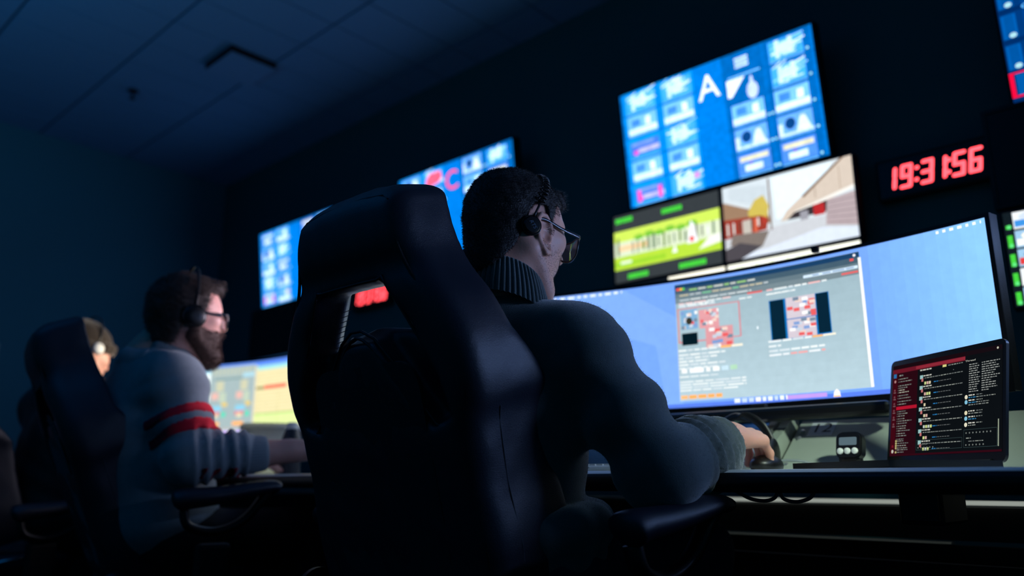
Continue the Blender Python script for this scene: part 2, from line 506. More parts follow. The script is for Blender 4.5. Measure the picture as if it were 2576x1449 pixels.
def display(name, label, cat, Y0, Y1, zb, zt, Xb, Xt, pic, bg, m='scr_tv', bez=.008, depth=.045, group=None, off=False):
    """flat display on the wall; picture-left is the larger Y"""
    base = (Xb + depth, (Y0 + Y1) / 2, zb)
    th = thing(name, label, cat, base, group)
    up = Vector((Xt - Xb, 0, zt - zb)); H_ = up.length; up.normalize(); nrm = Vector((-up.z, 0, up.x))
    def P(u, v_, w): return Vector((Xb, Y1 + (Y0 - Y1) * u, zb)) + up * (v_ * H_) + nrm * w
    bu = bez / (Y1 - Y0); bv = bez / H_
    g = G()
    g.prism(rect(-bu, -bv, 1 + bu, 1 + bv), P, -depth, -.001)
    g.build('housing', M['matteblack'], th)
    fr = G()
    for a, b_, c, d in ((-bu, -bv, 1 + bu, 0), (-bu, 1, 1 + bu, 1 + bv), (-bu, 0, 0, 1), (1, 0, 1 + bu, 1)):
        fr.prism(rect(a, b_, c, d), P, -.002, .0045)
    fr.build('bezel', M['bezel'], th)
    if off: G().prism(rect(0, 0, 1, 1), P, -.001, .0005).build('dark_screen', M['bezel'], th)
    else: picture('lit_screen', pic, P, M[m], th, bg)
    mid = P(.5, .5, -depth)
    if XW - mid.x > .004:
        G().box((mid.x - .01, mid.y - .12, mid.z - .08), (XW, mid.y + .12, mid.z + .08), .004).build('wall_bracket', M['matteblack'], th)
    return th

def multiview(seed, letter, lcol, redtile=False):
    R = random.Random(seed); p = Pic()
    p.r(.425, 0, .565, 1, (0, 112, 205))
    for (a, b_) in ((.015, .215), (.225, .418)): p.r(a, 0, b_, 1, (6, 135, 228))
    for (a, b_) in ((.57, .765), (.775, .985)): p.r(a, 0, b_, 1, (0, 92, 170))
    for v_ in (.2, .4, .6, .8):
        p.r(0, v_ - .006, 1, v_ + .006, (0, 88, 165))
    p.r(.425, 0, .565, 1, (0, 112, 205))
    for v_ in (.02, .22, .42, .62, .82):
        p.r(0, v_, .01, v_ + .12, (0, 84, 158))
    for ci, (a, b_) in enumerate(((.035, .20), (.245, .405), (.595, .75), (.80, .955))):
        for ri in range(5):
            v0 = .8 - .2 * ri; w = b_ - a
            kind = [[0, 1, 4, 1, 4], [0, 1, 0, 1, 0], [0, 0, 1, 2, 3], [0, 0, 1, 2, 3]][ci][ri] if seed == 1 else (ri * 3 + ci * 2 + seed) % 4
            if ci == 2 and ri == 0 and letter == 'A':
                for j in range(3): p.r(a + .04, v0 + .07 + .03 * j, b_ - .05, v0 + .09 + .03 * j, (190, 222, 255))
                p.r(a, v0 + .0, b_, v0 + .012, (110, 190, 250)); continue
            if ci == 2 and ri == 1 and letter == 'A':
                p.p([(a - .01, v0 + .05), (a - .01, v0 + .19), (a + .08, v0 + .19), (a + .01, v0 + .05)], (225, 240, 255))
                p.blob(a + .11, v0 + .06, .028, .07, (178, 198, 240)); p.blob(a + .11, v0 + .13, .008, .05, (178, 198, 240)); continue
            if kind == 0:
                p.r(a, v0 + .02, b_, v0 + .17, (60, 160, 245))
                for _ in range(13):
                    x = a + w * R.random() * .75; y = v0 + .03 + R.random() * .13; l = w * (.2 + .35 * R.random()); x2 = min(b_ + .01, x + l); dy = .06 * R.random() - .01
                    p.p([(x, y), (x2, y + dy), (x2, y + dy + .014), (x, y + .014)], R.choice([(178, 220, 255), (130, 195, 250), (205, 230, 255)]))
                p.blob(a + w * .5, v0 + .10, w * .28, .045, (185, 222, 255))
                p.r(a + .03, v0 + .03, a + .05, v0 + .17, (185, 222, 255)); p.r(a + .09, v0 + .05, a + .11, v0 + .17, (190, 225, 255))
            elif kind == 1:
                p.r(a, v0 + .02, b_, v0 + .18, (110, 180, 250)); p.r(a, v0 + .02, b_, v0 + .07, (200, 226, 255))
                p.r(a + .02, v0 + .09, a + .07, v0 + .15, (60, 130, 220)); p.r(a + .1, v0 + .08, a + .13, v0 + .15, (215, 235, 255))
            elif kind == 4:
                p.r(a, v0 + .04, b_, v0 + .15, (60, 110, 215)); p.r(a + .04, v0 + .05, b_, v0 + .09, (170, 170, 240)); p.blob(a + .03, v0 + .06, .014, .022, (220, 80, 190)); p.r(a + .01, v0 + .12, b_ - .03, v0 + .14, (120, 150, 235))
            elif kind == 2:
                p.r(a, v0 + .02, b_, v0 + .18, (96, 160, 240))
                p.blob(a + w * .35, v0 + .11, .024, .045, (8, 60, 120)); p.p([(a + w * .5, v0 + .03), (a + w * .95, v0 + .03), (a + w * .78, v0 + .15), (a + w * .65, v0 + .15)], (205, 225, 255))
                p.r(a, v0 + .02, b_, v0 + .04, (190, 220, 255)); p.r(a, v0 + .02, a + .02, v0 + .12, (190, 215, 255))
            else:
                p.r(a, v0 + .02, b_, v0 + .18, (70, 130, 225)); p.r(a + .01, v0 + .12, b_ - .01, v0 + .16, (205, 205, 180) if ci > 1 else (170, 205, 255))
                p.r(a + .03, v0 + .04, b_ - .04, v0 + .09, (200, 225, 255)); p.blob(a + .06, v0 + .1, .008, .012, (120, 80, 190))
            p.r(a, v0 + .004, b_, v0 + .014, (100, 178, 250))
            if ci > 1 or letter != 'A':
                for q in (0, .018): p.blob(b_ + .016 + q * (ci == 2), v0 + .03, .006, .011, (150, 215, 225), 8)
    for a in (.05, .17): p.r(a, .03, a + .02, .13, (235, 80, 170))
    p.r(.37, .1, .40, .15, (200, 140, 240))
    if redtile: p.p([(.255, .80), (.27, .9), (.30, .95), (.40, .95), (.41, .87), (.38, .83)], (255, 90, 120))
    if letter: p.text(letter, .495, .79, .17, .29, lcol)
    return p

display('wall_television', 'wide wall television of blue picture tiles marked with a white letter A', 'television', .925, 1.745, 1.812, 2.292, 2.625, 2.568,
        multiview(1, 'A', (235, 245, 255)), (0, 104, 190))
display('wall_television', 'wall television of blue picture tiles with a red letter C, behind the near man\'s head', 'television', 2.36, 3.19, 1.812, 2.292, 2.625, 2.568,
        multiview(2, 'C', (255, 70, 95), True), (0, 104, 185))
display('wall_television', 'farthest wall television with blue picture tiles, left of the near chair top', 'television', 3.79, 4.615, 1.812, 2.292, 2.625, 2.568,
        multiview(3, '', (0, 112, 205)), (0, 96, 180))
# right-hand television: rows with label text, yellow boxes and a red-framed row
pe = Pic()
for ri in range(5):
    v0 = .82 - .2 * ri
    if ri == 4:
        pe.r(.0, .04, .30, .2, (235, 10, 60)).r(.014, .052, .29, .19, (0, 34, 90)).r(.02, .055, .07, .187, (0, 84, 160)).r(.11, .06, .28, .19, (255, 60, 120))
        for k in range(6): pe.blob(.13 + .03 * k, .09 + .02 * (k % 3), .012, .02, (255, 180, 190))
        continue
    for c0 in (.0, .34, .68):
        pe.r(c0 + .002, v0 - .005, c0 + .32, v0 + .165, (0, 52, 115)).r(c0 + .006, v0, c0 + .052, v0 + .155, (0, 88, 170)).r(c0 + .015, v0 + .01, c0 + .045, v0 + .15, (0, 78, 152))
        pe.blob(c0 + .036, v0 + .018, .012, .017, (165, 215, 225), 10)
        pe.r(c0 + .075, v0 + .0, c0 + .31, v0 + .155, (0, 60, 135))
        if ri: pe.r(c0 + .09, v0 + .085, c0 + .27, v0 + .15, (235, 228, 140))
        pe.text('COLO', c0 + .15, v0 + .178, .055, .048, (90, 180, 255))
display('wall_television', 'wall television cut by the right frame edge, with yellow boxes and a red-framed row', 'television', -.455, .374, 1.812, 2.292, 2.625, 2.568, pe, (0, 40, 95), m='scr_mon')

# second row of wall monitors
pl = Pic()
pl.r(0, .19, 1, .76, (176, 214, 60)).r(0, .6, 1, .76, (200, 228, 90)).r(0, .38, 1, .6, (214, 226, 196)).r(0, .24, .5, .30, (150, 205, 50)).r(.05, .46, .35, .54, (240, 205, 160))
R_ = random.Random(4)
for k in range(16):
    x = .18 + .05 * k * 1.0; pl.r(x, .40 + .03 * R_.random(), x + .012 + .015 * R_.random(), .52 + .14 * R_.random(), R_.choice([(70, 90, 80), (120, 130, 110), (90, 120, 90), (230, 235, 235), (110, 140, 60)]))
for k in range(6): pl.blob(.25 + .1 * k, .62 + .02 * (k % 2), .05, .04, (120, 190, 60))
pl.p([(.70, .36), (.80, .36), (.77, .62), (.74, .68)], (240, 240, 245)).blob(.745, .42, .02, .04, (235, 60, 40)).p([(.56, .28), (.61, .28), (.59, .4)], (240, 245, 245)).p([(.80, .25), (1, .30), (1, .42), (.9, .40)], (235, 238, 230))
pl.r(.06, .27, .17, .31, (230, 245, 220)).r(.03, .4, .05, .66, (90, 110, 80))
def gtext(p, u0, u1, v_, h=.035):
    x = u0; R = random.Random(int(u0 * 100))
    while x < u1 - .01:
        w = .012 + .01 * R.random(); p.r(x, v_ - h, x + w, v_ + h, (70, 215, 60)); x += w + .004
gtext(pl, .02, .20, .92); gtext(pl, .48, .68, .90); gtext(pl, .13, .34, .075); gtext(pl, .62, .86, .075)
display('wall_monitor', 'dark-framed wall monitor playing a green racing broadcast with green readouts', 'monitor', 1.353, 1.838, 1.506, 1.794, 2.63, 2.63, pl, (52, 58, 62), m='scr_mon', bez=.006)
pr = Pic()
pr.r(0, 0, 1, .34, (196, 200, 206)).p([(0, .34), (.38, .40), (.36, .52), (0, .8)], (150, 120, 96)).r(0, .8, .4, 1, (206, 218, 226)).p([(.05, .82), (.36, .6), (.36, .9), (.05, .98)], (196, 208, 216))
pr.p([(.42, .42), (.5, .42), (.78, .76), (.86, .98), (.40, .98)], (226, 244, 255))
pr.p([(.22, .40), (.34, .40), (.37, .62), (.33, .78), (.26, .74), (.2, .6)], (198, 178, 84)).p([(.0, .30), (.34, .32), (.36, .46), (.3, .52), (0, .56)], (150, 56, 44))
for k in range(7): pr.r(.02 + .05 * k, .34 + .01 * k, .035 + .05 * k, .5, R_.choice([(210, 214, 210), (96, 60, 50), (190, 60, 50), (226, 226, 220)]))
pr.r(.15, .16, .22, .5, (188, 182, 172)).r(.24, .22, .27, .5, (205, 96, 70)).p([(.04, .2), (.3, .12), (.36, .3), (.06, .34)], (122, 112, 106))
pr.p([(.45, .38), (.56, .38), (1, .62), (1, 1), (.92, 1), (.62, .64), (.5, .5)], (206, 192, 178)).p([(.62, .64), (.92, 1), (.945, 1), (.64, .62)], (120, 92, 70))
pr.p([(.56, .44), (1, .60), (1, .64), (.56, .47)], (236, 234, 228)).p([(.5, .38), (.8, .38), (.8, .52), (.56, .46)], (52, 46, 50)).r(.70, .36, .78, .5, (176, 40, 44)).r(.60, .34, .66, .45, (150, 150, 160))
pr.p([(.78, .22), (1, .14), (1, .56), (.80, .52)], (176, 160, 164)).r(.9, .62, .905, .9, (172, 152, 134)).r(.72, .58, .725, .74, (160, 140, 124)).r(.372, .3, .385, .98, (126, 110, 104))
for k in range(5): pr.p([(.80, .24 + .06 * k), (1, .18 + .075 * k), (1, .19 + .075 * k), (.80, .25 + .06 * k)], (146, 130, 138))
pr.p([(.34, .08), (.75, .2), (1, .12), (1, 0), (.1, 0), (.15, .06)], (212, 222, 236)).p([(.0, .0), (.12, 0), (.3, .12), (.12, .22), (0, .16)], (74, 70, 76))
display('wall_monitor', 'wall monitor showing a bright street with shop canopy and red cars', 'monitor', .857, 1.338, 1.506, 1.794, 2.63, 2.63, pr, (206, 216, 222), m='scr_mon', bez=.006)
pg = Pic(); pg.r(0, .6, 1, .95, (205, 220, 200)).r(0, .1, .5, .5, (150, 200, 120)).r(.55, .1, .95, .5, (90, 120, 110)).r(0, .95, 1, 1, (60, 60, 60))
display('wall_monitor', 'wall monitor mostly hidden behind the neck of the near man, pale green picture', 'monitor', 2.297, 2.78, 1.506, 1.794, 2.63, 2.63, pg, (180, 200, 190), bez=.006)
display('wall_monitor', 'switched-off black wall monitor below the farthest blue television', 'monitor', 4.245, 4.735, 1.506, 1.794, 2.63, 2.63, None, 0, bez=.012, off=True)
display('wall_monitor', 'switched-off black wall monitor under the television at the right frame edge', 'monitor', -.035, .447, 1.506, 1.794, 2.60, 2.60, None, 0, bez=.012, off=True)
# third row
pw = Pic()
for k in range(24): pw.r(.02 + .04 * k, .93, .05 + .04 * k, .955, R_.choice([(250, 250, 235), (210, 225, 180), (225, 235, 245)]))
pw.r(0, .3, 1, .9, (225, 232, 238)).r(0, .955, 1, 1, (245, 246, 230))
display('wall_monitor', 'pale wall monitor peeking as a bright strip between street picture and desk monitor', 'monitor', .857, 1.335, 1.205, 1.492, 2.63, 2.63, pw, (244, 248, 250), m='scr_white', bez=.004)
pw2 = Pic(); pw2.r(0, 0, .5, 1, (14, 20, 28)).r(.5, .0, 1, .96, (226, 228, 220)).r(.5, .96, 1, 1, (250, 246, 228))
display('wall_monitor', 'wall monitor with a half-bright strip under the racing broadcast', 'monitor', 1.345, 1.832, 1.205, 1.492, 2.63, 2.63, pw2, (14, 20, 28), m='scr_white', bez=.004)
pf = Pic()
for k in range(5):
    v0 = .8 - .2 * k
    pf.r(0, v0, .05, v0 + .195, (16, 26, 32)).r(.009, v0 + .02, .036, v0 + (.06 if k == 0 else .15), (66, 200, 60)).blob(.026, v0 + .04, .012, .024, (90, 220, 120))
    pf.r(.05, v0 + .01, .47, v0 + .19, R_.choice([(226, 232, 236), (150, 190, 220)])).r(.056, v0 + .03, .24, v0 + .1, [(60, 140, 215), (240, 240, 232), (215, 60, 60), (235, 240, 236), (225, 40, 60)][k])
    pf.blob(.13, v0 + .13, .05, .04, [(200, 214, 230), (244, 240, 226), (60, 110, 150), (140, 190, 205), (235, 160, 165)][k]).r(.52, v0 + .01, .98, v0 + .19, (150, 170, 190))
display('wall_monitor', 'wall monitor at the right frame edge with green level meters beside small pictures', 'monitor', -.035, .443, 1.2, 1.48, 2.60, 2.60, pf, (20, 26, 34), m='scr_mon', bez=.006)
pb = Pic()
for k in range(9): pb.blob(.08 + .105 * k, .80 + .05 * (k % 3), .045, .07, R_.choice([(230, 240, 250), (190, 215, 230), (245, 245, 235)]))
display('wall_monitor', 'far wall monitor with small pale lights above the far desk monitor', 'monitor', 4.20, 4.68, 1.2, 1.478, 2.63, 2.63, pb, (14, 40, 66), bez=.006)

# ------------------------------------------------------------------ red led clocks
SEG = {'0': 'abcdef', '1': 'bc', '2': 'abged', '3': 'abgcd', '4': 'fgbc', '5': 'afgcd', '6': 'afgedc', '7': 'abc', '8': 'abcdefg', '9': 'abcdfg'}
def led_clock(label, dy, dz=0):
    Yc = .632 + dy; z0 = 1.625 + dz; z1 = 1.768 + dz; X = 2.69
    th = thing('led_clock', label, 'clock', (XW, Yc, z0), 'red led clocks on the screen wall')
    G().box((X, Yc - .172, z0), (XW, Yc + .172, z1), .004).build('case', M['matteblack'], th)
    G().box((X - .0015, Yc - .162, z0 + .01), (X, Yc + .162, z1 - .01)).build('front_window', M['bezel'], th)
    g = G(); h = .082; w = .034; zc = (z0 + z1) / 2 - .001; x = X - .0016
    def P(a, b_, ox):                          # a to the picture right, b up, with the slant of the digits
        return (x, Yc - (ox + a + b_ * .13), zc + b_)
    def bar(a0, b0, a1, b1, ox, t=.0062):
        d = Vector((a1 - a0, b1 - b0)); l = d.length; d /= l; n_ = Vector((-d.y, d.x))
        pts = []
        for k in range(7): q = -pi / 2 + pi * k / 6; pts.append((a1 + d.x * cos(q) * t + n_.x * sin(q) * t, b1 + d.y * cos(q) * t + n_.y * sin(q) * t))
        for k in range(7): q = pi / 2 + pi * k / 6; pts.append((a0 + d.x * cos(q) * t + n_.x * sin(q) * t, b0 + d.y * cos(q) * t + n_.y * sin(q) * t))
        g.add([P(a, b_, ox) for a, b_ in pts], [tuple(range(len(pts)))], 0, (255, 72, 82))
    H2 = h / 2 - .006; W2 = w / 2 - .004
    S_ = {'a': (-W2, H2, W2, H2), 'b': (W2, H2 - .004, W2, .005), 'c': (W2, -.005, W2, -H2 + .004), 'd': (-W2, -H2, W2, -H2), 'e': (-W2, -.005, -W2, -H2 + .004), 'f': (-W2, H2 - .004, -W2, .005), 'g': (-W2, 0, W2, 0)}
    for ch, ox in zip('193156', (-.127, -.078, -.014, .026, .079, .126)):
        for s_ in SEG[ch]: bar(*S_[s_], ox)
    for ox in (-.046, .050):
        for b_ in (-.02, .02): bar(-.0005, b_, .0005, b_, ox, .0066)
    g.build('red_digits', M['led'], th)
led_clock('red digital clock reading 19:31:56 on the wall right of the televisions', 0)
led_clock('red digital clock glimpsed through the opening in the near chair back', 2.93, .045)

# ------------------------------------------------------------------ consoles
DX0, DX1, DZ = 1.33, 2.085, .74
wt = thing('console_worktop', 'long pale grey console worktop with a black padded front edge', 'desk', (1.7, 2.3, .705))
G().prism([(DX0 + .008, DZ - .030), (DX0 + .004, DZ - .0055), (DX0 + .014, DZ - .0012), (DX0 + .03, DZ), (DX1, DZ), (DX1, DZ - .032)], lambda u, v_, w: (u, w, v_), -.75, 5.0).build('top_board', M['worktop'], wt)
nose = [(DX0 + .02, DZ - .040), (DX0 + .004, DZ - .037), (DX0 - .003, DZ - .026), (DX0 - .003, DZ - .014), (DX0, DZ - .0075), (DX0 + .004, DZ - .0055), (DX0 + .008, DZ - .030)]
G().prism(nose, lambda u, v_, w: (u, w, v_), -.75, 5.0).build('front_edge', M['bumper'], wt, 40)
def leg(Y, label, w=.1):
    th = thing('desk_pedestal', label, 'desk leg', (1.6, Y, 0), 'dark pedestals under the console worktop')
    G().box((1.5, Y - w, .10), (1.80, Y + w, .665), .008).build('upright', M['matteblack'], th)
    G().box((1.46, Y - w * .8, .665), (1.96, Y + w * .8, DZ - .033), .006).build('top_bracket', M['matteblack'], th)
    G().box((1.36, Y - .06, 0), (1.95, Y + .06, .10), .02).build('foot', M['matteblack'], th)
    for dz in (.6, .53): G().lathe([(.009, 0), (.009, .006), (.004, .009)], 14, (1.5, Y - .03, dz), Matrix.Rotation(-pi / 2, 3, 'Y')).build('bolt', M['alu'], th, 40)
leg(-.35, 'dark pedestal under the worktop beyond the right frame edge')
leg(1.80, 'dark pedestal under the worktop between the near man and the bearded man')
leg(3.6, 'dark pedestal under the worktop beside the far man')
ub = thing('underdesk_drawer', 'black drawer box hanging under the worktop below the laptop', 'drawer unit', (1.7, .465, .64))
G().box((1.60, .430, .642), (1.76, .505, .708), .006).build('drawer_body', M['matteblack'], ub)
G().box((1.59, .435, .648), (1.60, .50, .700), .003).build('drawer_front', M['blackplastic'], ub)
def rail(name, X, z, y0, y1, label, h=.009, m='alu'):
    o = G().box((X, y0, z - h), (X + .03, y1, z), .0015).build(name, M[m], base=(X, (y0 + y1) / 2, z - h)); return setp(o, label, 'rail')
tr = thing('cable_trough', 'dark cable trough with two metal lips behind the worktop, the near upper one given a glow', 'cable tray', (2.2, 1.5, .5))
G().prism([(2.118, .6655), (2.112, .667), (2.112, .673), (2.118, .675), (2.15, .675), (2.15, .6655)], lambda u, v_, w: (u, w, v_), -.6, 1.40).build('glowing_lip', M['strip'], tr)  # upper lip made to emit, so its edge reads as brightly lit
G().box((2.12, 1.40, .662), (2.15, 4.9, .672), .001).build('upper_lip', M['alu'], tr)
G().box((2.128, -.6, .585), (2.142, 4.9, .662), .002).build('upper_panel', M['matteblack'], tr)
G().prism([(2.098, .577), (2.094, .579), (2.102, .583), (2.128, .583), (2.128, .577)], lambda u, v_, w: (u, w, v_), .555, 4.9).build('lower_lip', M['alu'], tr)
G().box((2.15, -.6, .50), (2.42, 4.9, .515), .002).build('bottom', M['matteblack'], tr)
G().box((2.128, -.6, .50), (2.14, 4.9, .575), .002).build('lower_panel', M['matteblack'], tr)
for y in (-.5, .9, 2.2, 3.5, 4.8):
    G().box((2.2, y - .02, 0), (2.25, y + .02, .50), .004).build('trough_leg', M['matteblack'], tr)
G().box((2.052, -.7, .08), (2.066, 4.95, .56), .002)
cb = G().box((2.045, -.7, .0), (2.06, 4.95, .54), .002).build('modesty_panel', M['matteblack'], base=(2.05, 2.1, 0)); setp(cb, 'long black modesty panel behind the console legs', 'panel')
for i, (pts, lab) in enumerate((
    ([(1.50, .785, .706), (1.5, .77, .697), (1.5, .745, .686), (1.5, .715, .683), (1.5, .695, .690), (1.5, .69, .706)], 'grey cable looping below the worktop beside the sweatered forearm'),
    ([(1.50, .618, .706), (1.5, .62, .698), (1.5, .63, .688), (1.5, .655, .682), (1.5, .68, .688), (1.5, .685, .706)], 'grey cable loop hanging under the worktop right of the first loop'))):
    setp(G().tube(catmull(pts), .0035, 8).build('hanging_cable', M['cablegrey'], smooth=180, base=pts[0]), lab, 'cable', 'cables hanging under the worktop')

# curved desk monitors
def curved_monitor(label, ya, xa, R, Y0, Y1, zb, zt, pic, bg, stand=True, tilt=0, m='scr_mon'):
    base = (xa, (Y0 + Y1) / 2, DZ)
    th = thing('curved_monitor', label, 'monitor', base, None)
    def P(u, v_, w):
        Y = Y1 + (Y0 - Y1) * u; X = xa - (Y - ya) ** 2 / (2 * R); s = -(Y - ya) / R
        n_ = Vector((-1, -(Y - ya) / R * 1.0, 0)).normalized()
        return Vector((X, Y, zb + (zt - zb) * v_)) + n_ * w
    W = Y1 - Y0; H_ = zt - zb; bu = .009 / W; bv = .009 / H_
    def slab(u0, u1, v0, v1, w0, w1, name, m, g=None):
        g = g or G(); K = max(2, int(abs(u1 - u0) * 40)); vs = []
        for j in range(K + 1):
            u = u0 + (u1 - u0) * j / K
            vs += [P(u, v0, w0), P(u, v0, w1), P(u, v1, w1), P(u, v1, w0)]
        fs = []
        for j in range(K):
            a = 4 * j
            for q in range(4): fs.append((a + q, a + (q + 1) % 4, a + 4 + (q + 1) % 4, a + 4 + q))
        fs += [(0, 3, 2, 1), (4 * K, 4 * K + 1, 4 * K + 2, 4 * K + 3)]
        g.add(vs, fs)
        return g.build(name, m, th, 40) if name else g
    slab(-bu, 1 + bu, -bv * 1.6, 1 + bv, -.03, -.001, 'housing', M['blackplastic'])
    g = slab(-bu, 1 + bu, 1, 1 + bv, -.001, .003, None, None); slab(-bu, 1 + bu, -bv * 2.0, 0, -.001, .003, None, None, g)
    slab(-bu, 0, 0, 1, -.001, .003, None, None, g); slab(1, 1 + bu, 0, 1, -.001, .003, 'bezel', M['bezel'], g)
    picture('lit_screen', pic, P, M[m], th, bg, curved=True, step=2e-5)
    yc = (Y0 + Y1) / 2; xc = P(.5, .5, -.03).x
    if stand:
        G().box((xc - .012, yc - .05, zb + .10), (xc + .012, yc + .05, zb + .22), .006).box((xc + .01, yc - .02, zb + .14), (2.06, yc + .02, zb + .18), .008).build('mount_arm', M['matteblack'], th)
        G().box((2.032, yc - .022, DZ + .010), (2.068, yc + .022, zb + .19), .008).build('stand_column', M['matteblack'], th)
        G().box((2.026, yc - .06, DZ), (2.078, yc + .06, DZ + .012), .004).build('stand_foot', M['matteblack'], th)
    return th, P

# browser window on the wide blue desktop
q = Pic()
for k in range(9):
    f = k / 9; q.p([(.0, .55 - .5 * f), (.30 - .25 * f, .0), (.0, 0)], (108 + 6 * k, 152 + 3 * k, 238))
q.p([(.0, .9), (.12, .85), (.2, .6), (.28, .5), (.3, .0), (.34, 0), (.34, .7), (.2, 1), (0, 1)], (122, 166, 246))
for j in range(10): q.r(.78 + .022 * j, 0, 1, 1, (116 + 2 * j, 166 + 3 * j, 253))
q.r(.0, 0, 1, .03, (84, 122, 226))
a, c, bt, tp = .3333, .762, .05, .975
q.r(a, bt, c, tp, (160, 182, 192))
for j in range(14): q.r(a, bt + (tp - bt) * j / 14, c, bt + (tp - bt) * (j + 1) / 14 + .002, (172 - 2 * j, 196 - 2 * j, 206 - 2 * j))
q.r(a, .9, c, .975, (64, 88, 104)).r(a, .94, c, .975, (24, 60, 96)).r(a, .865, c, .9, (96, 116, 126)).r(a, .82, c, .865, (112, 130, 138))
q.r(.338, .925, .345, .945, (240, 80, 60)).r(.346, .925, .352, .945, (240, 180, 60)).r(.353, .925, .358, .945, (90, 200, 80))
R_ = random.Random(11)
def words(u0, u1, v_, h, cols, gap=.003, wl=(.01, .03), P_=None):
    x = u0
    while x < u1:
        w = wl[0] + (wl[1] - wl[0]) * R_.random(); (P_ or q).r(x, v_ - h / 2, min(x + w, u1), v_ + h / 2, R_.choice(cols)); x += w + gap
Wt = [(220, 228, 230), (205, 216, 222), (228, 234, 234)]
words(.37, .53, .92, .012, [(200, 206, 200), (150, 200, 120)]); words(.345, .56, .882, .01, [(190, 200, 205), (120, 200, 150), (200, 190, 160)])
words(.345, .52, .842, .008, Wt); q.r(.64, .862, .757, .882, (206, 226, 244)); words(.66, .75, .872, .008, [(120, 150, 180)])
q.r(.722, .832, .757, .846, (216, 96, 96)).r(.51, .815, .545, .828, (220, 90, 90)); q.blob(.752, .955, .003, .01, (230, 230, 235)); q.r(.742, .918, .75, .935, (220, 80, 80))
words(.342, .43, .80, .014, Wt); words(.342, .47, .815, .01, [(235, 200, 200), (222, 228, 230)]); words(.49, .52, .79, .01, Wt); words(.555, .69, .82, .012, Wt + [(230, 180, 180)]); words(.555, .62, .79, .01, Wt)
def thumb(u0, v0, u1, v1, base_, seed):
    R = random.Random(seed); q.r(u0, v0, u1, v1, base_)
    for _ in range(16):
        x = u0 + (u1 - u0) * R.random() * .85; y = v0 + (v1 - v0) * R.random() * .85
        q.r(x, y, min(u1, x + (u1 - u0) * .2), min(v1, y + (v1 - v0) * .16), R.choice([(236, 236, 236), (220, 90, 92), (190, 200, 214), (225, 200, 190), (110, 130, 150), (120, 150, 200)]))
q.p([(.338, .50), (.490, .505), (.490, .775), (.338, .775)], (208, 120, 128)).r(.341, .512, .487, .768, (160, 184, 194))
thumb(.345, .605, .387, .762, (120, 165, 200), 1); q.blob(.366, .67, .008, .03, (50, 50, 40))
thumb(.391, .60, .439, .745, (214, 150, 156), 2); q.r(.3465, .48, .3853, .575, (4, 24, 34)); thumb(.405, .44, .471, .60, (208, 146, 152), 3)
q.r(.5585, .44, .692, .738, (20, 110, 180)).r(.561, .444, .594, .735, (6, 34, 52)).r(.664, .452, .690, .735, (6, 34, 52)); thumb(.597, .585, .662, .738, (200, 190, 200), 5); thumb(.597, .444, .660, .578, (200, 190, 200), 6)
words(.337, .43, .44, .014, Wt); q.r(.44, .432, .465, .45, (240, 178, 110)).r(.466, .432, .492, .45, (236, 230, 210))
for j in range(5): words(.337, .45 - .02 * (j % 3), .405 - .026 * j, .013, Wt)
for u0, u1, cc in ((.342, .356, (232, 234, 234)), (.362, .396, (240, 242, 244)), (.402, .412, (232, 234, 234)), (.418, .434, (236, 240, 240)), (.439, .455, (190, 216, 230)), (.460, .476, (170, 210, 180))): q.r(u0, .262, u1, .296, cc)
words(.337, .43, .235, .01, Wt)
for j in range(4): words(.337, .495 - .02 * (j > 2), .195 - .022 * j, .011, Wt, .003, (.02, .04))
words(.338, .437, .078, .028, [(250, 170, 96), (245, 180, 120)], .003)
words(.552, .65, .435, .014, Wt); q.r(.65, .428, .672, .442, (240, 178, 110)).r(.673, .428, .70, .442, (236, 230, 210))
words(.552, .58, .40, .014, Wt); words(.552, .675, .365, .014, Wt); words(.552, .675, .335, .014, [(226, 160, 160), (222, 228, 232), (150, 200, 230)])
for u0, w0 in ((.343, .09), (.555, .06)): words(u0, u0 + w0, .785, .008, Wt)
q.r(.7605, .05, .7665, .93, (240, 240, 240)); q.blob(.53, .55, .002, .012, (230, 240, 246))
words(.465, .585, .028, .03, [(226, 236, 250), (190, 210, 240), (240, 240, 250)], .004, (.008, .014)); q.r(.585, .012, .67, .04, (186, 150, 244)); q.p([(.683, .005), (.698, .005), (.697, .04), (.691, .06), (.685, .04)], (240, 236, 236)).r(.684, .005, .697, .014, (246, 190, 120))
words(.02, .2, .975, .018, [(230, 240, 255)], .008, (.006, .018)); words(.915, .995, .975, .018, [(236, 244, 255)], .007, (.004, .012))
m1, P1 = curved_monitor('very wide curved monitor with a blue desktop and grey browser window, behind the laptop', .865, 1.916, 2.06, .347, 1.52, .911, 1.26, q, (112, 158, 246))
cam_w = thing('webcam', 'tiny black webcam clipped on the top edge of the near wide monitor', 'webcam', (1.905, .73, 1.268))
G().box((1.898, .722, 1.27), (1.914, .740, 1.286), .004).build('body', M['blackplastic'], cam_w)
G().lathe([(.006, 0), (.006, .003), (.003, .004)], 14, (1.898, .731, 1.278), Matrix.Rotation(-pi / 2, 3, 'Y')).build('lens_ring', M['bezel'], cam_w)
sb = G().box((1.85, .58, .862), (1.90, 1.30, .894), .010).build('soundbar', M['blackplastic'], base=(1.87, .94, .862)); setp(sb, 'black soundbar just under the near wide monitor', 'speaker')
for y in (.90, 1.24):
    G().box((1.88, y - .02, .890), (1.898, y + .02, .906), .002).build('bracket', M['matteblack'], sb)

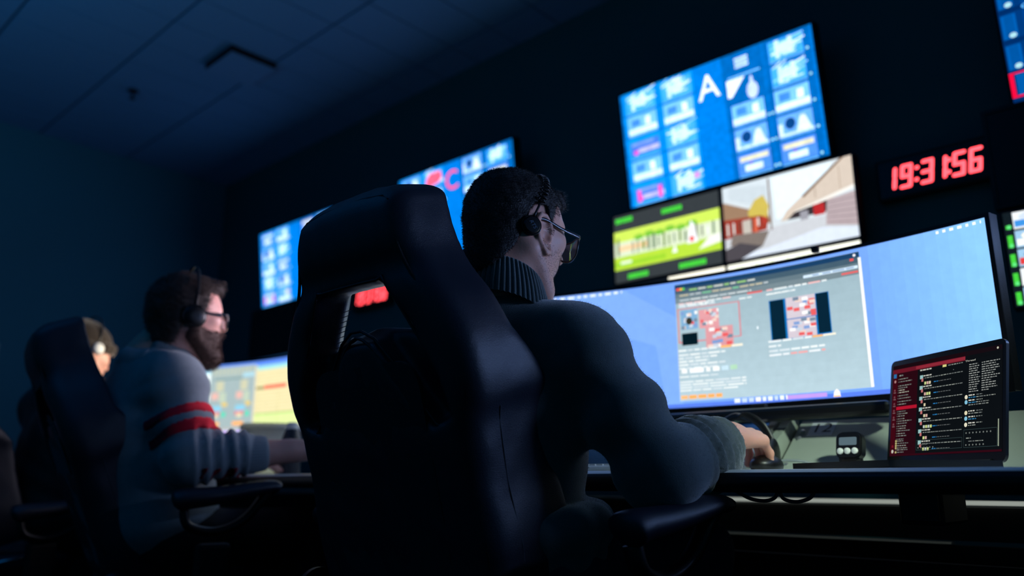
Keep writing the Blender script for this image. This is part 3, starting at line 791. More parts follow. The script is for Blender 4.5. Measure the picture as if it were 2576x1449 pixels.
q2 = Pic(); q2.r(.1, .1, .45, .9, (230, 236, 240)).r(.5, .1, .9, .9, (190, 205, 215)).r(.52, .5, .7, .8, (120, 170, 90))
curved_monitor('curved monitor hidden behind the near man, facing the bearded man', 2.07, 1.916, 2.06, 1.60, 2.56, .911, 1.26, q2, (150, 180, 240), m='scr_bright')
q = q3 = Pic()
q3.r(0, .93, 1, 1, (86, 130, 226)).r(0, 0, 1, .05, (90, 110, 226)).r(.2, 0, .35, .045, (196, 140, 230)).r(.0, .87, .16, .93, (170, 220, 235)).r(.0, .05, .155, .88, (236, 246, 244))
q3.r(.157, .06, .40, .965, (150, 168, 170)).r(.165, .84, .39, .95, (168, 178, 166)).r(.33, .80, .395, .86, (160, 200, 214)).r(.18, .78, .33, .8, (110, 140, 138))
for u0 in (.17, .30):
    q3.r(u0 + .02, .62, u0 + .06, .76, (188, 188, 160)).r(u0, .50, u0 + .035, .60, (214, 170, 160)).r(u0 + .04, .46, u0 + .075, .60, (176, 190, 170)).r(u0 + .055, .40, u0 + .085, .45, (214, 186, 100))
    q3.r(u0, .33, u0 + .055, .41, (130, 190, 214)).r(u0, .27, u0 + .05, .33, (206, 120, 130)).r(u0 + .01, .24, u0 + .04, .30, (214, 206, 170)).r(u0 + .055, .25, u0 + .08, .32, (80, 200, 170)).r(u0 - .01, .13, u0 + .05, .18, (250, 170, 90))
q3.r(.16, .065, .40, .10, (170, 168, 168)).r(.402, .05, .412, .94, (206, 196, 162)).r(.412, .05, .98, .93, (218, 208, 164)).r(.412, .87, .98, .93, (150, 210, 210)).r(.412, .6, .46, .64, (140, 130, 90)).r(.46, .6, .6, .65, (232, 90, 80))
for j in range(16): q3.r(.412, .14 + .045 * j, .98, .144 + .045 * j, (206, 186, 110))
q3.r(.412, .10, .98, .26, (206, 220, 150)).r(.412, .25, .98, .27, (160, 200, 110)); q3.r(.55, .14, .552, .55, (190, 180, 110))
curved_monitor('curved monitor showing white, grey and yellow windows beyond the bearded man', 3.12, 1.932, 1.7, 2.66, 3.86, .93, 1.262, q3, (210, 225, 230), m='scr_white')
q0 = Pic(); q0.r(.25, .05, .7, .96, (120, 140, 170)).r(.0, .97, 1, 1, (70, 100, 200))
curved_monitor('curved monitor of the next console past the laptop, beyond the right frame edge', -.33, 1.916, 2.06, -.90, .235, .911, 1.26, q0, (92, 146, 248), m='scr_side')
# small far screen behind the far man's shoulder
fs = thing('tablet_stand', 'lavender glowing tablet standing behind the far man\'s shoulder', 'tablet', (1.37, 4.9, .74))
sd = G().box((1.05, 4.72, .70), (1.30, 5.0, .74), .004).build('side_shelf', M['worktop'], base=(1.2, 4.86, .70)); setp(sd, 'small grey shelf end of the far desk', 'shelf')
G().box((1.02, 4.72, 0), (1.05, 5.0, .74), .003).build('side_panel', M['matteblack'], sd)
G().box((1.22, 4.80, .74), (1.24, 4.95, 1.06), .004).build('case', M['blackplastic'], fs)
def PT(u, v_, w): return (1.2195 - w, 4.945 - .14 * u, .75 + .30 * v_)
picture('lit_screen', Pic().r(.1, .1, .9, .9, (170, 160, 235)), PT, M['scr_mon'], fs, (120, 110, 210))

# ------------------------------------------------------------------ laptop
hx_, hy_ = 1.785, .577; rr = Vector((-.583, -.8125, 0)).normalized(); us = Vector((rr.y, -rr.x, 0)); W_, D_, Hl = .3126, .221, .221
if us.x > 0: us = -us
lp = thing('laptop', 'open dark laptop with a red and black chat window on the worktop', 'laptop', (hx_, hy_, DZ))
def LB(a, b_, c): return Vector((hx_, hy_, DZ)) + rr * a + us * b_ + Vector((0, 0, c))
def rrect(w, d, r, n_=5, x0=0, y0=0):
    out = []
    for cx, cy, s0 in ((w - r, d - r, 0), (r, d - r, 90), (r, r, 180), (w - r, r, 270)):
        for k in range(n_ + 1): a_ = radians(s0 + 90 * k / n_); out.append((x0 + cx + r * cos(a_), y0 + cy + r * sin(a_)))
    return out
G().prism(rrect(W_, D_, .01), lambda u, v_, w: LB(u, v_, w), .003, .0145).build('base', M['laptopgrey'], lp, 30)
g = G(); g.prism(rrect(W_ - .06, .10, .003, 3, .03, .02), lambda u, v_, w: LB(u, v_, w), .0143, .0149).build('keyboard_well', M['blackplastic'], lp)
G().prism(rrect(.125, .078, .004, 3, .094, .135), lambda u, v_, w: LB(u, v_, w), .0143, .0148).build('touchpad', M['bezel'], lp)
kg = G()
for r_ in range(5):
    for c_ in range(13): kg.prism(rrect(.0165, .0155, .002, 2, .034 + .0188 * c_, .025 + .0188 * r_), lambda u, v_, w: LB(u, v_, w), .0149, .0158)
setp(kg.build('keys', M['blackplastic'], lp), kind='stuff')
for a_ in (.02, W_ - .02):
    for b_ in (.02, D_ - .02): G().lathe([(.008, 0), (.008, .003)], 12, LB(a_, b_, 0)).build('rubber_foot', M['bumper'], lp)
tl = radians(10)
def LL(u, v_, w):   # u along hinge 0..W, v up the lid, w toward the viewer
    upv = -us * sin(tl) + Vector((0, 0, cos(tl))); nv = us * cos(tl) + Vector((0, 0, sin(tl)))
    return Vector((hx_, hy_, DZ + .012)) + rr * u + upv * v_ + nv * w
lid = G().prism(rrect(W_, Hl, .012), LL, -.006, 0).build('lid', M['bezel'], lp, 30)
def LS(u, v_, w): return LL(.008 + u * (W_ - .016), .018 + v_ * (Hl - .029), .0003 + w)
G().tube([LB(.03, 0, .0125), LB(W_ - .03, 0, .0125)], .0055, 12).build('hinge', M['blackplastic'], lp, 60)
q = ql = Pic()
ql.r(0, 0, .26, 1, (40, 8, 18)).r(0, 0, .05, 1, (62, 8, 20)).r(0, .955, 1, 1, (26, 10, 16)).r(0, .91, .70, .955, (104, 22, 38)).r(.24, .918, .70, .95, (140, 40, 54)).r(.70, .955, 1, 1, (22, 12, 18))
ql.r(0, 0, 1, .02, (48, 8, 20)).r(.26, .02, .985, .91, (12, 16, 20)).r(.05, .50, .26, .535, (178, 22, 46)).blob(.965, .975, .008, .012, (190, 190, 170))
G1 = [(112, 118, 116), (140, 146, 138)]
ql.r(.01, .86, .04, .905, (40, 110, 170)).blob(.028, .82, .010, .016, (180, 130, 130))
for j in range(6): ql.blob(.026, .72 - .075 * j, .009, .014, (110, 60, 70)); ql.r(.015, .69 - .075 * j, .04, .70 - .075 * j, (120, 90, 95))
def wds(u0, u1, v_, h, cols, wl=(.008, .03), gap=.006): words(u0, u1, v_, h, cols, gap, wl, ql)
wds(.07, .11, .88, .014, G1)
for j, v_ in enumerate((.84, .81, .765, .74, .715, .69, .655, .625, .59, .56, .48, .455, .43, .40, .375, .35, .32, .295, .27, .24, .215, .18, .16, .135, .11, .085, .065, .04)):
    wds(.075, .13 + .09 * R_.random(), v_, .009, [(176, 176, 160)] if j in (4, 5) else G1); ql.blob(.064, v_, .004, .006, (110, 110, 105), 6)
for v_ in (.16, .135, .11, .085, .04): ql.r(.055, v_ - .01, .07, v_ + .01, (190, 180, 120))
ql.blob(.028, .05, .011, .02, (200, 195, 180)); ql.blob(.028, .105, .010, .015, (120, 24, 40))
for j in range(7):
    v_ = .80 - .115 * j
    ql.r(.285, v_ - .0, .315, v_ + .04, (150, 190, 190)).r(.30, v_ - .03, .318, v_ + .005, (190, 110, 110)); wds(.32, .40, v_ + .03, .012, [(200, 200, 190)]); wds(.33, .68, v_ + .005, .009, G1)
    for k in range(R_.randint(1, 4)): ql.r(.33 + .022 * k, v_ - .065, .347 + .022 * k, v_ - .035, R_.choice([(215, 205, 170), (190, 200, 190), (200, 214, 140), (210, 170, 160)]))
    wds(.42, .46, v_ - .05, .01, [(40, 120, 180)]); wds(.465, .58, v_ - .05, .007, [(96, 100, 100)])
wds(.285, .40, .895, .014, [(190, 190, 180)]); ql.r(.50, .885, .535, .91, (214, 206, 130)); wds(.55, .68, .895, .01, G1); ql.blob(.6, .84, .004, .004, G1[0])
ql.text('Thread', .745, .90, .030, .024, (200, 200, 188))
for j in range(13):
    v_ = .86 - .0225 * j; wds(.735, .80 + .03 * R_.random(), v_, .009, [(150, 154, 150)]); wds(.84, .90 + .09 * R_.random(), v_, .009, [(150, 154, 150)])
for j, v_ in enumerate((.54, .49, .385, .33, .27)):
    ql.blob(.715, v_, .013, .022, [(225, 220, 195), (130, 190, 215), (225, 215, 180), (130, 190, 215), (225, 220, 195)][j]); wds(.735, .79, v_ + .015, .012, [(200, 200, 190)]); wds(.80, .85, v_ + .015, .008, G1); wds(.735, .80, v_ - .008, .009, [(50, 130, 180)] if j < 2 or j == 3 else G1); wds(.80, .95 - .05 * j, v_ - .008, .009, G1)
wds(.735, .9, .46, .009, G1)
for (a0, b0, a1, b1) in ((.27, .05, .685, .15), (.70, .05, .965, .22)):
    for (c0, d0, c1, d1) in ((a0, b0, a1, b0 + .004), (a0, b1, a1, b1 + .004), (a0, b0, a0 + .002, b1), (a1, b0, a1 + .002, b1)): ql.r(c0, d0, c1, d1, (50, 66, 68))
for u0, v_, k_ in ((.72, .19, 8), (.72, .075, 6), (.29, .075, 6)):
    for k in range(k_): ql.blob(u0 + .028 * k, v_, .006, .009, (110, 116, 112), 6)
wds(.72, .76, .14, .01, G1); wds(.74, .86, .11, .008, G1); wds(.285, .38, .105, .008, [(80, 84, 84)]); ql.r(.972, .05, .98, .30, (150, 160, 140))
picture('lit_screen', ql, LS, M['scr_lap'], lp, (12, 15, 19), step=8e-7)

# ------------------------------------------------------------------ gear on the console
rs = thing('console_riser', 'grey green sloping equipment riser behind the laptop, with a number label', 'panel', (1.9, .55, DZ))
G().prism([(1.80, DZ), (1.80, .745), (1.965, .864), (2.02, .864), (2.02, DZ)], lambda u, v_, w: (u, w, v_), .28, .825).build('sloping_face', M['riser'], rs)
G().prism([(1.74, DZ), (1.74, .757), (1.94, .872), (1.975, .872), (1.975, DZ)], lambda u, v_, w: (u, w, v_), .838, .860).build('end_post', M['riser'], rs)
G().prism([(1.725, DZ), (1.725, .757), (1.925, .872), (1.94, .872), (1.94, DZ)], lambda u, v_, w: (u, w, v_), .864, .882).build('post_cover', M['alu'], rs)
sl = atan2(.864 - .745, 1.965 - 1.80); Rsl = Matrix(((0, -sin(sl), 0), (1, 0, 0), (0, cos(sl), 0)))
def RS(y, d, w=0):   # d along the slope from its front edge
    return Vector((1.80 + cos(sl) * d - sin(sl) * w, y, .745 + sin(sl) * d + cos(sl) * w))
Rn = Matrix.Rotation(-sl, 3, 'Y')
for y, d in ((.810, .155), (.810, .125), (.30, .18), (.810, .02)): G().lathe([(.006, 0), (.006, .003), (.003, .005)], 12, RS(y, d), Rn).build('screw', M['alu'], rs, 40)
G().prism(rect(.735, .136, .795, .196), lambda u, v_, w: RS(u, v_, w), 0, .0008).build('label_plate', M['paper'], rs)
g = G(); vs, fs = text_poly('12', .054); g.add([RS(.765 - x * .95, .166 + y, .0012) for x, y in vs], fs)
o = g.build('label_digits', M['ink'], rs); o['label'] = 'black number 12'
td = thing('desk_timer', 'small black timer with a grey display and three round white buttons', 'timer', (1.83, .66, .79))
Rt = Matrix.Rotation(radians(-8), 3, 'Z') @ Matrix.Rotation(radians(12), 3, 'Y')
def TD(u, v_, w): return Vector((1.775, .650, .796)) + Rt @ Vector((-w, -u, v_)) * .86
G().prism(rrect(.062, .062, .015, 5, -.031, -.031), TD, -.03, 0).build('case', M['blackplastic'], td, 40)
G().prism(rrect(.068, .068, .018, 5, -.034, -.034), TD, -.022, -.006).build('grip_rim', M['bumper'], td, 40)
G().prism(rrect(.046, .020, .003, 3, -.023, -.001), TD, 0, .001).build('display', M['lcd'], td)
for i in range(3): G().lathe([(.0068, 0), (.0068, .003), (.003, .0045)], 16, TD(-.019 + .019 * i, -.016, 0), Rt @ Matrix.Rotation(-pi / 2, 3, 'Y')).build('button', M['white'], td, 40)
G().box((1.776, .626, DZ), (1.80, .676, .79), .010).build('foot', M['blackplastic'], td)
# intercom panel with lit keys
ic = thing('intercom_panel', 'smoked glossy intercom panel with white, green and blue lit keys above the near hand', 'intercom', (1.95, 1.15, DZ))
G().prism([(1.80, DZ), (1.80, .745), (1.965, .864), (2.02, .864), (2.02, DZ)], lambda u, v_, w: (u, w, v_), .888, 1.56).build('sloping_face', M['smoked'], ic)
for (y0, y1, d0, d1, c_) in ((1.07, 1.115, .085, .125, (236, 240, 170)), (1.025, 1.06, .09, .125, (70, 110, 200)), (.975, 1.02, .10, .14, (170, 240, 215)), (1.125, 1.15, .085, .12, (110, 80, 150)), (.892, .928, .125, .15, (210, 220, 222))):
    gg = G(); gg.add([RS(y1, d0, .0012), RS(y0, d0, .0012), RS(y0, d1, .0012), RS(y1, d1, .0012)], [(0, 1, 2, 3)], 0, c_); gg.build('lit_key', M['scr_mon'], ic)
for y, d in ((.955, .135), (.955, .11), (.935, .10), (.915, .11), (.90, .08)):
    G().lathe([(.008, 0), (.008, .010), (.005, .014)], 14, RS(y, d), Rn).build('knob', M['white'], ic, 40)
bo = thing('blue_box', 'small translucent blue plastic box behind the near hand', 'box', (1.77, .90, DZ))
G().box((1.755, .878, DZ), (1.79, .925, .815), .004).build('tub', M['blueplastic'], bo)
G().box((1.753, .876, .815), (1.792, .927, .821), .002).build('box_lid', M['blueplastic'], bo)
hq = lambda p: (p[0] * .93, p[1] * .93, .72 + (p[2] - .72) * .93)
hp = thing('desk_headphones', 'black headphones resting on the worktop beyond the near hand', 'headphones', (1.86, .93, DZ))
arc = catmull([hq(p_) for p_ in [(1.85, 1.02, .80), (1.855, 1.005, .84), (1.86, .965, .872), (1.865, .925, .877), (1.87, .89, .855), (1.875, .872, .82), (1.875, .868, .79)]], 5)
G().tube(arc, .0055, 12, flat=1.9, up=(0, 1, 0)).build('headband', M['blackplastic'], hp, 180)
for c_ in ((1.85, 1.025, .782), (1.875, .865, .782)):
    G().ball((hq(c_)[0], hq(c_)[1], .778), (.030, .010, .037), 16).build('ear_cup', M['blackplastic'], hp, 180)
setp(G().tube(catmull([(1.60, .845, .7435), (1.7, .84, .745), (1.74, .80, .762), (1.765, .76, .764), (1.78, .73, .755), (1.785, .715, .7435)]), .0028, 8).build('desk_cable', M['cablegrey'], smooth=180, base=(1.7, .8, .744)), 'thin grey cable arching over the worktop left of the timer', 'cable')
ms = thing('computer_mouse', 'dark computer mouse under the near man\'s right hand', 'mouse', (1.61, .765, DZ))
G().ball((1.615, .762, .752), (.052, .03, .022), 18).build('shell', M['blackplastic'], ms, 180)
G().tube([(1.645, .762, .772), (1.655, .762, .769)], .004, 10).build('scroll_wheel', M['bumper'], ms)
kb = thing('keyboard', 'flat pale keyboard on the worktop in front of the near man', 'keyboard', (1.5, 1.08, DZ))
G().box((1.42, .88, DZ), (1.56, 1.30, DZ + .012), .004).build('body', M['white'], kb)
g = G()
for r_ in range(5):
    for c_ in range(20): g.box((1.43 + .024 * r_, .89 + .02 * c_, DZ + .012), (1.449 + .024 * r_, .906 + .02 * c_, DZ + .016))
setp(g.build('keys', M['white'], kb), kind='stuff')
tb = thing('plastic_tub', 'clear white plastic tub standing near the bearded man\'s hand', 'container', (1.6, 2.72, DZ))
G().lathe([(.085, 0), (.09, .004), (.105, .16), (.108, .165), (.104, .165), (.10, .16), (.086, .006)], 36, (1.62, 2.72, DZ)).build('tub', M['cup'], tb, 60)
G().lathe([(.112, .166), (.114, .176), (.108, .186), (.02, .188)], 36, (1.62, 2.72, DZ)).build('tub_lid', M['cup'], tb, 60)
bt = thing('drink_bottle', 'dark drink bottle with a pale cap between the tub and the near chair', 'bottle', (1.5, 2.385, DZ))
G().lathe([(.03, 0), (.034, .004), (.034, .11), (.022, .145), (.018, .15)], 28, (1.5, 2.385, DZ)).build('body', M['leather'], bt, 50)
G().lathe([(.02, .15), (.02, .168), (.012, .172)], 24, (1.5, 2.385, DZ)).build('cap', M['white'], bt, 50)

# ------------------------------------------------------------------ racing-style chairs (local: +X forward, +Y left, origin on the floor)
PV = Vector((-.22, 0, .50)); TH = atan(.18 / .64)
def CB(u, v, w):
    """backrest coordinates: u to the left, v up the lean, w forward from the back face"""
    return PV + Vector((-sin(TH) * v + cos(TH) * w, u, cos(TH) * v + sin(TH) * w))
HALF = [(0, .235), (.10, .25), (.21, .243), (.31, .25), (.36, .266), (.41, .268), (.46, .26), (.52, .232), (.58, .192), (.63, .170), (.70, .156), (.725, .148), (.742, .120)]
outline = catmull([(h, v, 0) for v, h in HALF], 4)
outl = [(p.x, p.y) for p in outline]
poly = outl + [(.06, .750), (-.06, .750)] + [(-a, b) for a, b in outl[::-1]]
hole = [(-.078, .572), (.078, .572), (.098, .562), (.19, .40), (.205, .335), (.160, .322), (.045, .480), (-.045, .480), (-.160, .322), (-.205, .335), (-.19, .40), (-.098, .562)]
through = [(-.078, .572), (.078, .572), (.098, .562), (.150, .490), (.156, .462), (.10, .484), (0, .498), (-.10, .484), (-.156, .462), (-.150, .490), (-.098, .562)]
def sd_poly(P, X, Y):
    """signed distance to a closed polygon (negative inside)"""
    d = np.full(X.shape, 1e9); s = np.zeros(X.shape, bool); n = len(P)
    for i in range(n):
        a = P[i]; b = P[(i + 1) % n]
        ex, ey = b[0] - a[0], b[1] - a[1]; wx, wy = X - a[0], Y - a[1]
        t = np.clip((wx * ex + wy * ey) / (ex * ex + ey * ey + 1e-12), 0, 1)
        d = np.minimum(d, (wx - t * ex) ** 2 + (wy - t * ey) ** 2)
        c = ((a[1] > Y) != (b[1] > Y)) & (X < (b[0] - a[0]) * (Y - a[1]) / (b[1] - a[1] + 1e-15) + a[0])
        s ^= c
    return np.where(s, -1, 1) * np.sqrt(d)
def backrest():
    h = .0065
    us = np.arange(-.31, .311, h); vs = np.arange(-.05, .80, h); ws = np.arange(-.03, .27, h * .9)
    U, V_ = np.meshgrid(us, vs, indexing='ij')
    d2 = sd_poly(poly, U, V_); dh = -sd_poly(through, U, V_); dch = sd_poly(hole, U, V_)
    fr = .085 + (.075 + .07 * np.clip((.46 - V_) / .12, 0, 1)) * np.exp(-(np.minimum(d2, 0) / .045) ** 2) * np.clip((V_ + .1) / .1, .35, 1)
    back = .006 * np.exp(-(np.maximum(-d2, 0) / .02) ** 2)
    back = back + .010 * np.exp(-((V_ - .60) / .03) ** 2) * (np.abs(U) < .2)
    back = back + .045 * np.clip(.5 - dch / .012, 0, 1)
    bow = .03 * np.clip((V_ - .62) / .14, 0, 1) ** 2          # the top rolls forward
    W = ws[None, None, :]
    lo = (back + bow)[:, :, None]; hi = (fr + bow * .6)[:, :, None]
    dw = np.maximum(lo - W, W - hi)
    def smax(a, b, k):
        hh = np.maximum(k - np.abs(a - b), 0) / k
        return np.maximum(a, b) + hh * hh * k * .25
    D = smax(np.broadcast_to(d2[:, :, None], dw.shape), dw, .045)
    D = smax(D, np.broadcast_to(dh[:, :, None], dw.shape), .02)
    S = SDF((0, 0, 0), (1, 1, 1), 1); S.ax = [us, vs, ws]; S.D = D.astype(np.float32)
    V, F = S.mesh(2)
    n = vnormals(V, F); V = V + n * (.0012 * snoise(V, 38, 3) + .0006 * snoise(V, 90, 4))[:, None]
    # local chair coordinates
    u, v, w = V[:, 0], V[:, 1], V[:, 2]
    P = np.stack([PV.x - sin(TH) * v + cos(TH) * w, u, PV.z + cos(TH) * v + sin(TH) * w], 1)
    return P, F[:, ::-1]
BRV, BRF = backrest()

def make_chair(label, base, rz, group):
    th = thing('racing_chair', label, 'chair', (0, 0, 0), group)
    np_obj('backrest', BRV, BRF, M['leather'], th)
    # piping along the rim of the back face and around the opening
    def rim(P, inset, w, sm=1):
        c = []
        N = len(P)
        for i in range(N):
            a = Vector(P[i]); t = (Vector(P[(i + 1) % N]) - Vector(P[i - 1])).normalized()
            nrm = Vector((-t.y, t.x)); q = a + nrm * inset
            ww = w + .03 * max(0, min(1, (q.y - .62) / .14)) ** 2
            c.append(CB(q.x, q.y, ww))
        return c
    G().tube(rim([(a, b) for a, b in poly], .022, .011), .0032, 8, True).build('rim_piping', M['piping'], th, smooth=180)
    G().tube(catmull(rim([(a * 1.06, b + (.008 if b > .5 else 0)) for a, b in hole], 0, .006), 3, True), .0028, 8, True).build('opening_piping', M['piping'], th, smooth=180)
    # stitched ladder seam inside the opening's left flank
    g = G()
    for k in range(16):
        a = CB(.1095 + .0055 * k, .545 - .0095 * k, .088); b_ = CB(.111 + .0055 * k, .541 - .0095 * k, .066)
        g.tube([a, b_], .0008, 5)
    g.build('opening_stitching', M['thread'], th)
    # stitching along the right bolster
    for s_ in (1, -1):
        g = G(); pts = []
        for v in np.arange(.03, .34, .008):
            hw = float(np.interp(v, [x for x, _ in HALF], [y for _, y in HALF])); pts.append(CB(s_ * (hw + .0002), v, .072 + .0 * v))
        g.tube(pts, .0011, 6); g.build('bolster_seam', M['thread'], th)
    # inner back shell pad
    ip = [(-.036, .468), (.036, .468), (.15, .315), (.165, .26), (.16, .04), (-.16, .04), (-.165, .26), (-.15, .315)]
    G().tube(catmull([CB(a, b, .0035) for a, b in ip], 4, True), .003, 8, True).build('inner_panel_piping', M['piping'], th, smooth=180)
    g = G(); g.prism(rrect(.30, .38, .05, 5, -.15, .055), lambda u, v, w: CB(u, v, w), .0, .008).build('lower_back_panel', M['leather_fabric'], th, 30)
    # seat
    S = SDF((-.30, -.32, .34), (.34, .32, .58), .014)
    S.ell((.02, 0, .44), (.27, .25, .065), k=.03)
    for s_ in (1, -1): S.chain([(-.18, s_ * .235, .47), (.05, s_ * .245, .475), (.24, s_ * .225, .46)], [.04, .045, .038], k=.04)
    S.ell((.0, 0, .42), (.26, .24, .055), k=.03)
    V, F = S.mesh(2); np_obj('seat', V, F, M['leather'], th)
    for s_ in (1, -1):
        side = 'left' if s_ > 0 else 'right'
        arm = G()
        pts = catmull([(-.118, s_ * .405, .638), (-.095, s_ * .41, .648), (-.04, s_ * .415, .654), (.02, s_ * .42, .662), (.08, s_ * .43, .674), (.130, s_ * .435, .680), (.150, s_ * .435, .674)], 6)
        N = len(pts); rr_ = [(.031 - .016 * i / (N - 1)) * min(1, .35 + i / 5, .35 + (N - 1 - i) / 5) for i in range(N)]
        fl_ = [1.35 + .9 * i / (N - 1) for i in range(N)]
        arm.tube(pts, rr_, 18, flat=fl_, up=(0, 1, 0))
        o = arm.build('armrest_pad', M['leather'], th, smooth=180)
        G().tube(catmull([(-0.090, s_ * .405, 0.620), (-0.075, s_ * .41, 0.580), (-0.005, s_ * .41, 0.565), (0.065, s_ * .418, 0.595), (0.115, s_ * .43, 0.660), (0.140, s_ * .435, 0.680)], 6), .012, 12, flat=1.6, up=(0, 1, 0)).build('armrest_loop', M['blackplastic'], th, smooth=180)
        G().box((-.06, s_ * .39 - .02, .39), (.03, s_ * .39 + .02, .552), .012).box((-.05, min(0, s_ * .42), .385), (.02, max(0, s_ * .42), .40), .003).build('armrest_post', M['matteblack'], th)
        # hinge cover + lever
        G().lathe([(.052, 0), (.052, .012), (.044, .022), (.012, .026)], 28, (-.215, s_ * .262, .50), Matrix.Rotation(-s_ * pi / 2, 3, 'X')).build('hinge_cover', M['blackplastic'], th, 40)
        G().ball((-.215, s_ * .288, .50), (.017, .009, .017), 16).build('hinge_cap', M['chrome'], th, 180)
    G().tube([(-.15, -.275, .47), (-.10, -.30, .49), (-.02, -.305, .50)], .006, 10).ball((-.01, -.305, .502), (.022, .011, .011)).build('recline_lever', M['chrome'], th, 180)
    G().box((-.16, -.14, .345), (.14, .14, .375), .006).build('tilt_plate', M['matteblack'], th)
    G().lathe([(.03, .10), (.03, .26), (.018, .262), (.018, .352)], 24).build('gas_column', M['matteblack'], th, 40)
    for k in range(5):
        a = 2 * pi * k / 5 + .3; c, s_ = cos(a), sin(a)
        G().tube([(0, 0, .125), (.15 * c, .15 * s_, .115), (.31 * c, .31 * s_, .085)], [.034, .026, .017], 10).build('base_leg', M['blackplastic'], th, smooth=180)
        w = G(); Rr = Matrix.Rotation(a, 3, 'Z') @ Matrix.Rotation(pi / 2, 3, 'X')
        for o_ in (-.016, .004): w.lathe([(.026, 0), (.029, .003), (.029, .010), (.026, .013)], 18, Vector((.31 * c, .31 * s_, .03)) + Rr @ Vector((0, 0, o_)), Rr)
        w.tube([(.31 * c, .31 * s_, .03), (.31 * c, .31 * s_, .085)], .008, 8)
        w.build('caster', M['blackplastic'], th, 40)
    G().lathe([(.05, .10), (.055, .11), (.05, .15), (.03, .155)], 24).build('base_hub', M['blackplastic'], th, 40)
    th.location = base; th.rotation_euler = (0, 0, rz)
    return th
CH = make_chair('large black racing-style chair in the foreground with an arched opening in its back', (1.2, 1.165, 0), 0, 'black racing-style chairs')
BACK = ('backrest', 'rim_piping', 'opening_piping', 'opening_stitching', 'bolster_seam', 'inner_panel_piping', 'lower_back_panel')
def place(base, rz, label, drop=0, arm=0, recline=0, ax=0):
    c = copy_tree(CH); c.location = base; c.rotation_euler = (0, 0, rz); c['label'] = label
    for o in c.children:
        k = o.name.split('.')[0]
        if k in ('base_leg', 'caster', 'base_hub'): continue
        if k == 'gas_column': o.scale = (1, 1, 1 - drop / .352); continue
        if k in BACK and recline:
            R = Matrix.Rotation(-radians(recline), 3, 'Y'); o.rotation_euler = (0, -radians(recline), 0); o.location = PV - R @ PV
        o.location.z -= drop
        if k in ('armrest_pad', 'armrest_loop'): o.location.z += arm; o.location.x += ax
        if k == 'armrest_post': o.location.z += arm * .8
    return c
place((1.195, 2.46, 0), radians(-13), 'black racing-style chair of the bearded man, between him and the far man', .06, .085, 7, -.01)
place((1.02, 3.42, 0), radians(-3), 'black racing-style chair forming the dark shape in the lower left corner', .03)

# ------------------------------------------------------------------ people
def frame(yaw, pitch=0, roll=0):
    """columns: forward, left, up; pitch > 0 looks down"""
    R = Matrix.Rotation(yaw, 3, 'Z') @ Matrix.Rotation(pitch, 3, 'Y') @ Matrix.Rotation(roll, 3, 'X')
    return np.array(R)
class Loc:
    def __init__(s, S, o, R): s.S, s.o, s.R = S, np.array(o, float), R
    def w(s, p): return s.o + s.R @ np.array(p, float)
    def cap(s, a, b, r1, r2=None, k=.012, op='u'): s.S.cap(s.w(a), s.w(b), r1, r2, k, op); return s
    def ell(s, c, r, k=.012, op='u', rot=None): s.S.ell(s.w(c), r, s.R if rot is None else s.R @ rot, k, op); return s
    def chain(s, P, rs, k=.01, op='u'): s.S.chain([s.w(p) for p in P], rs, k, op); return s

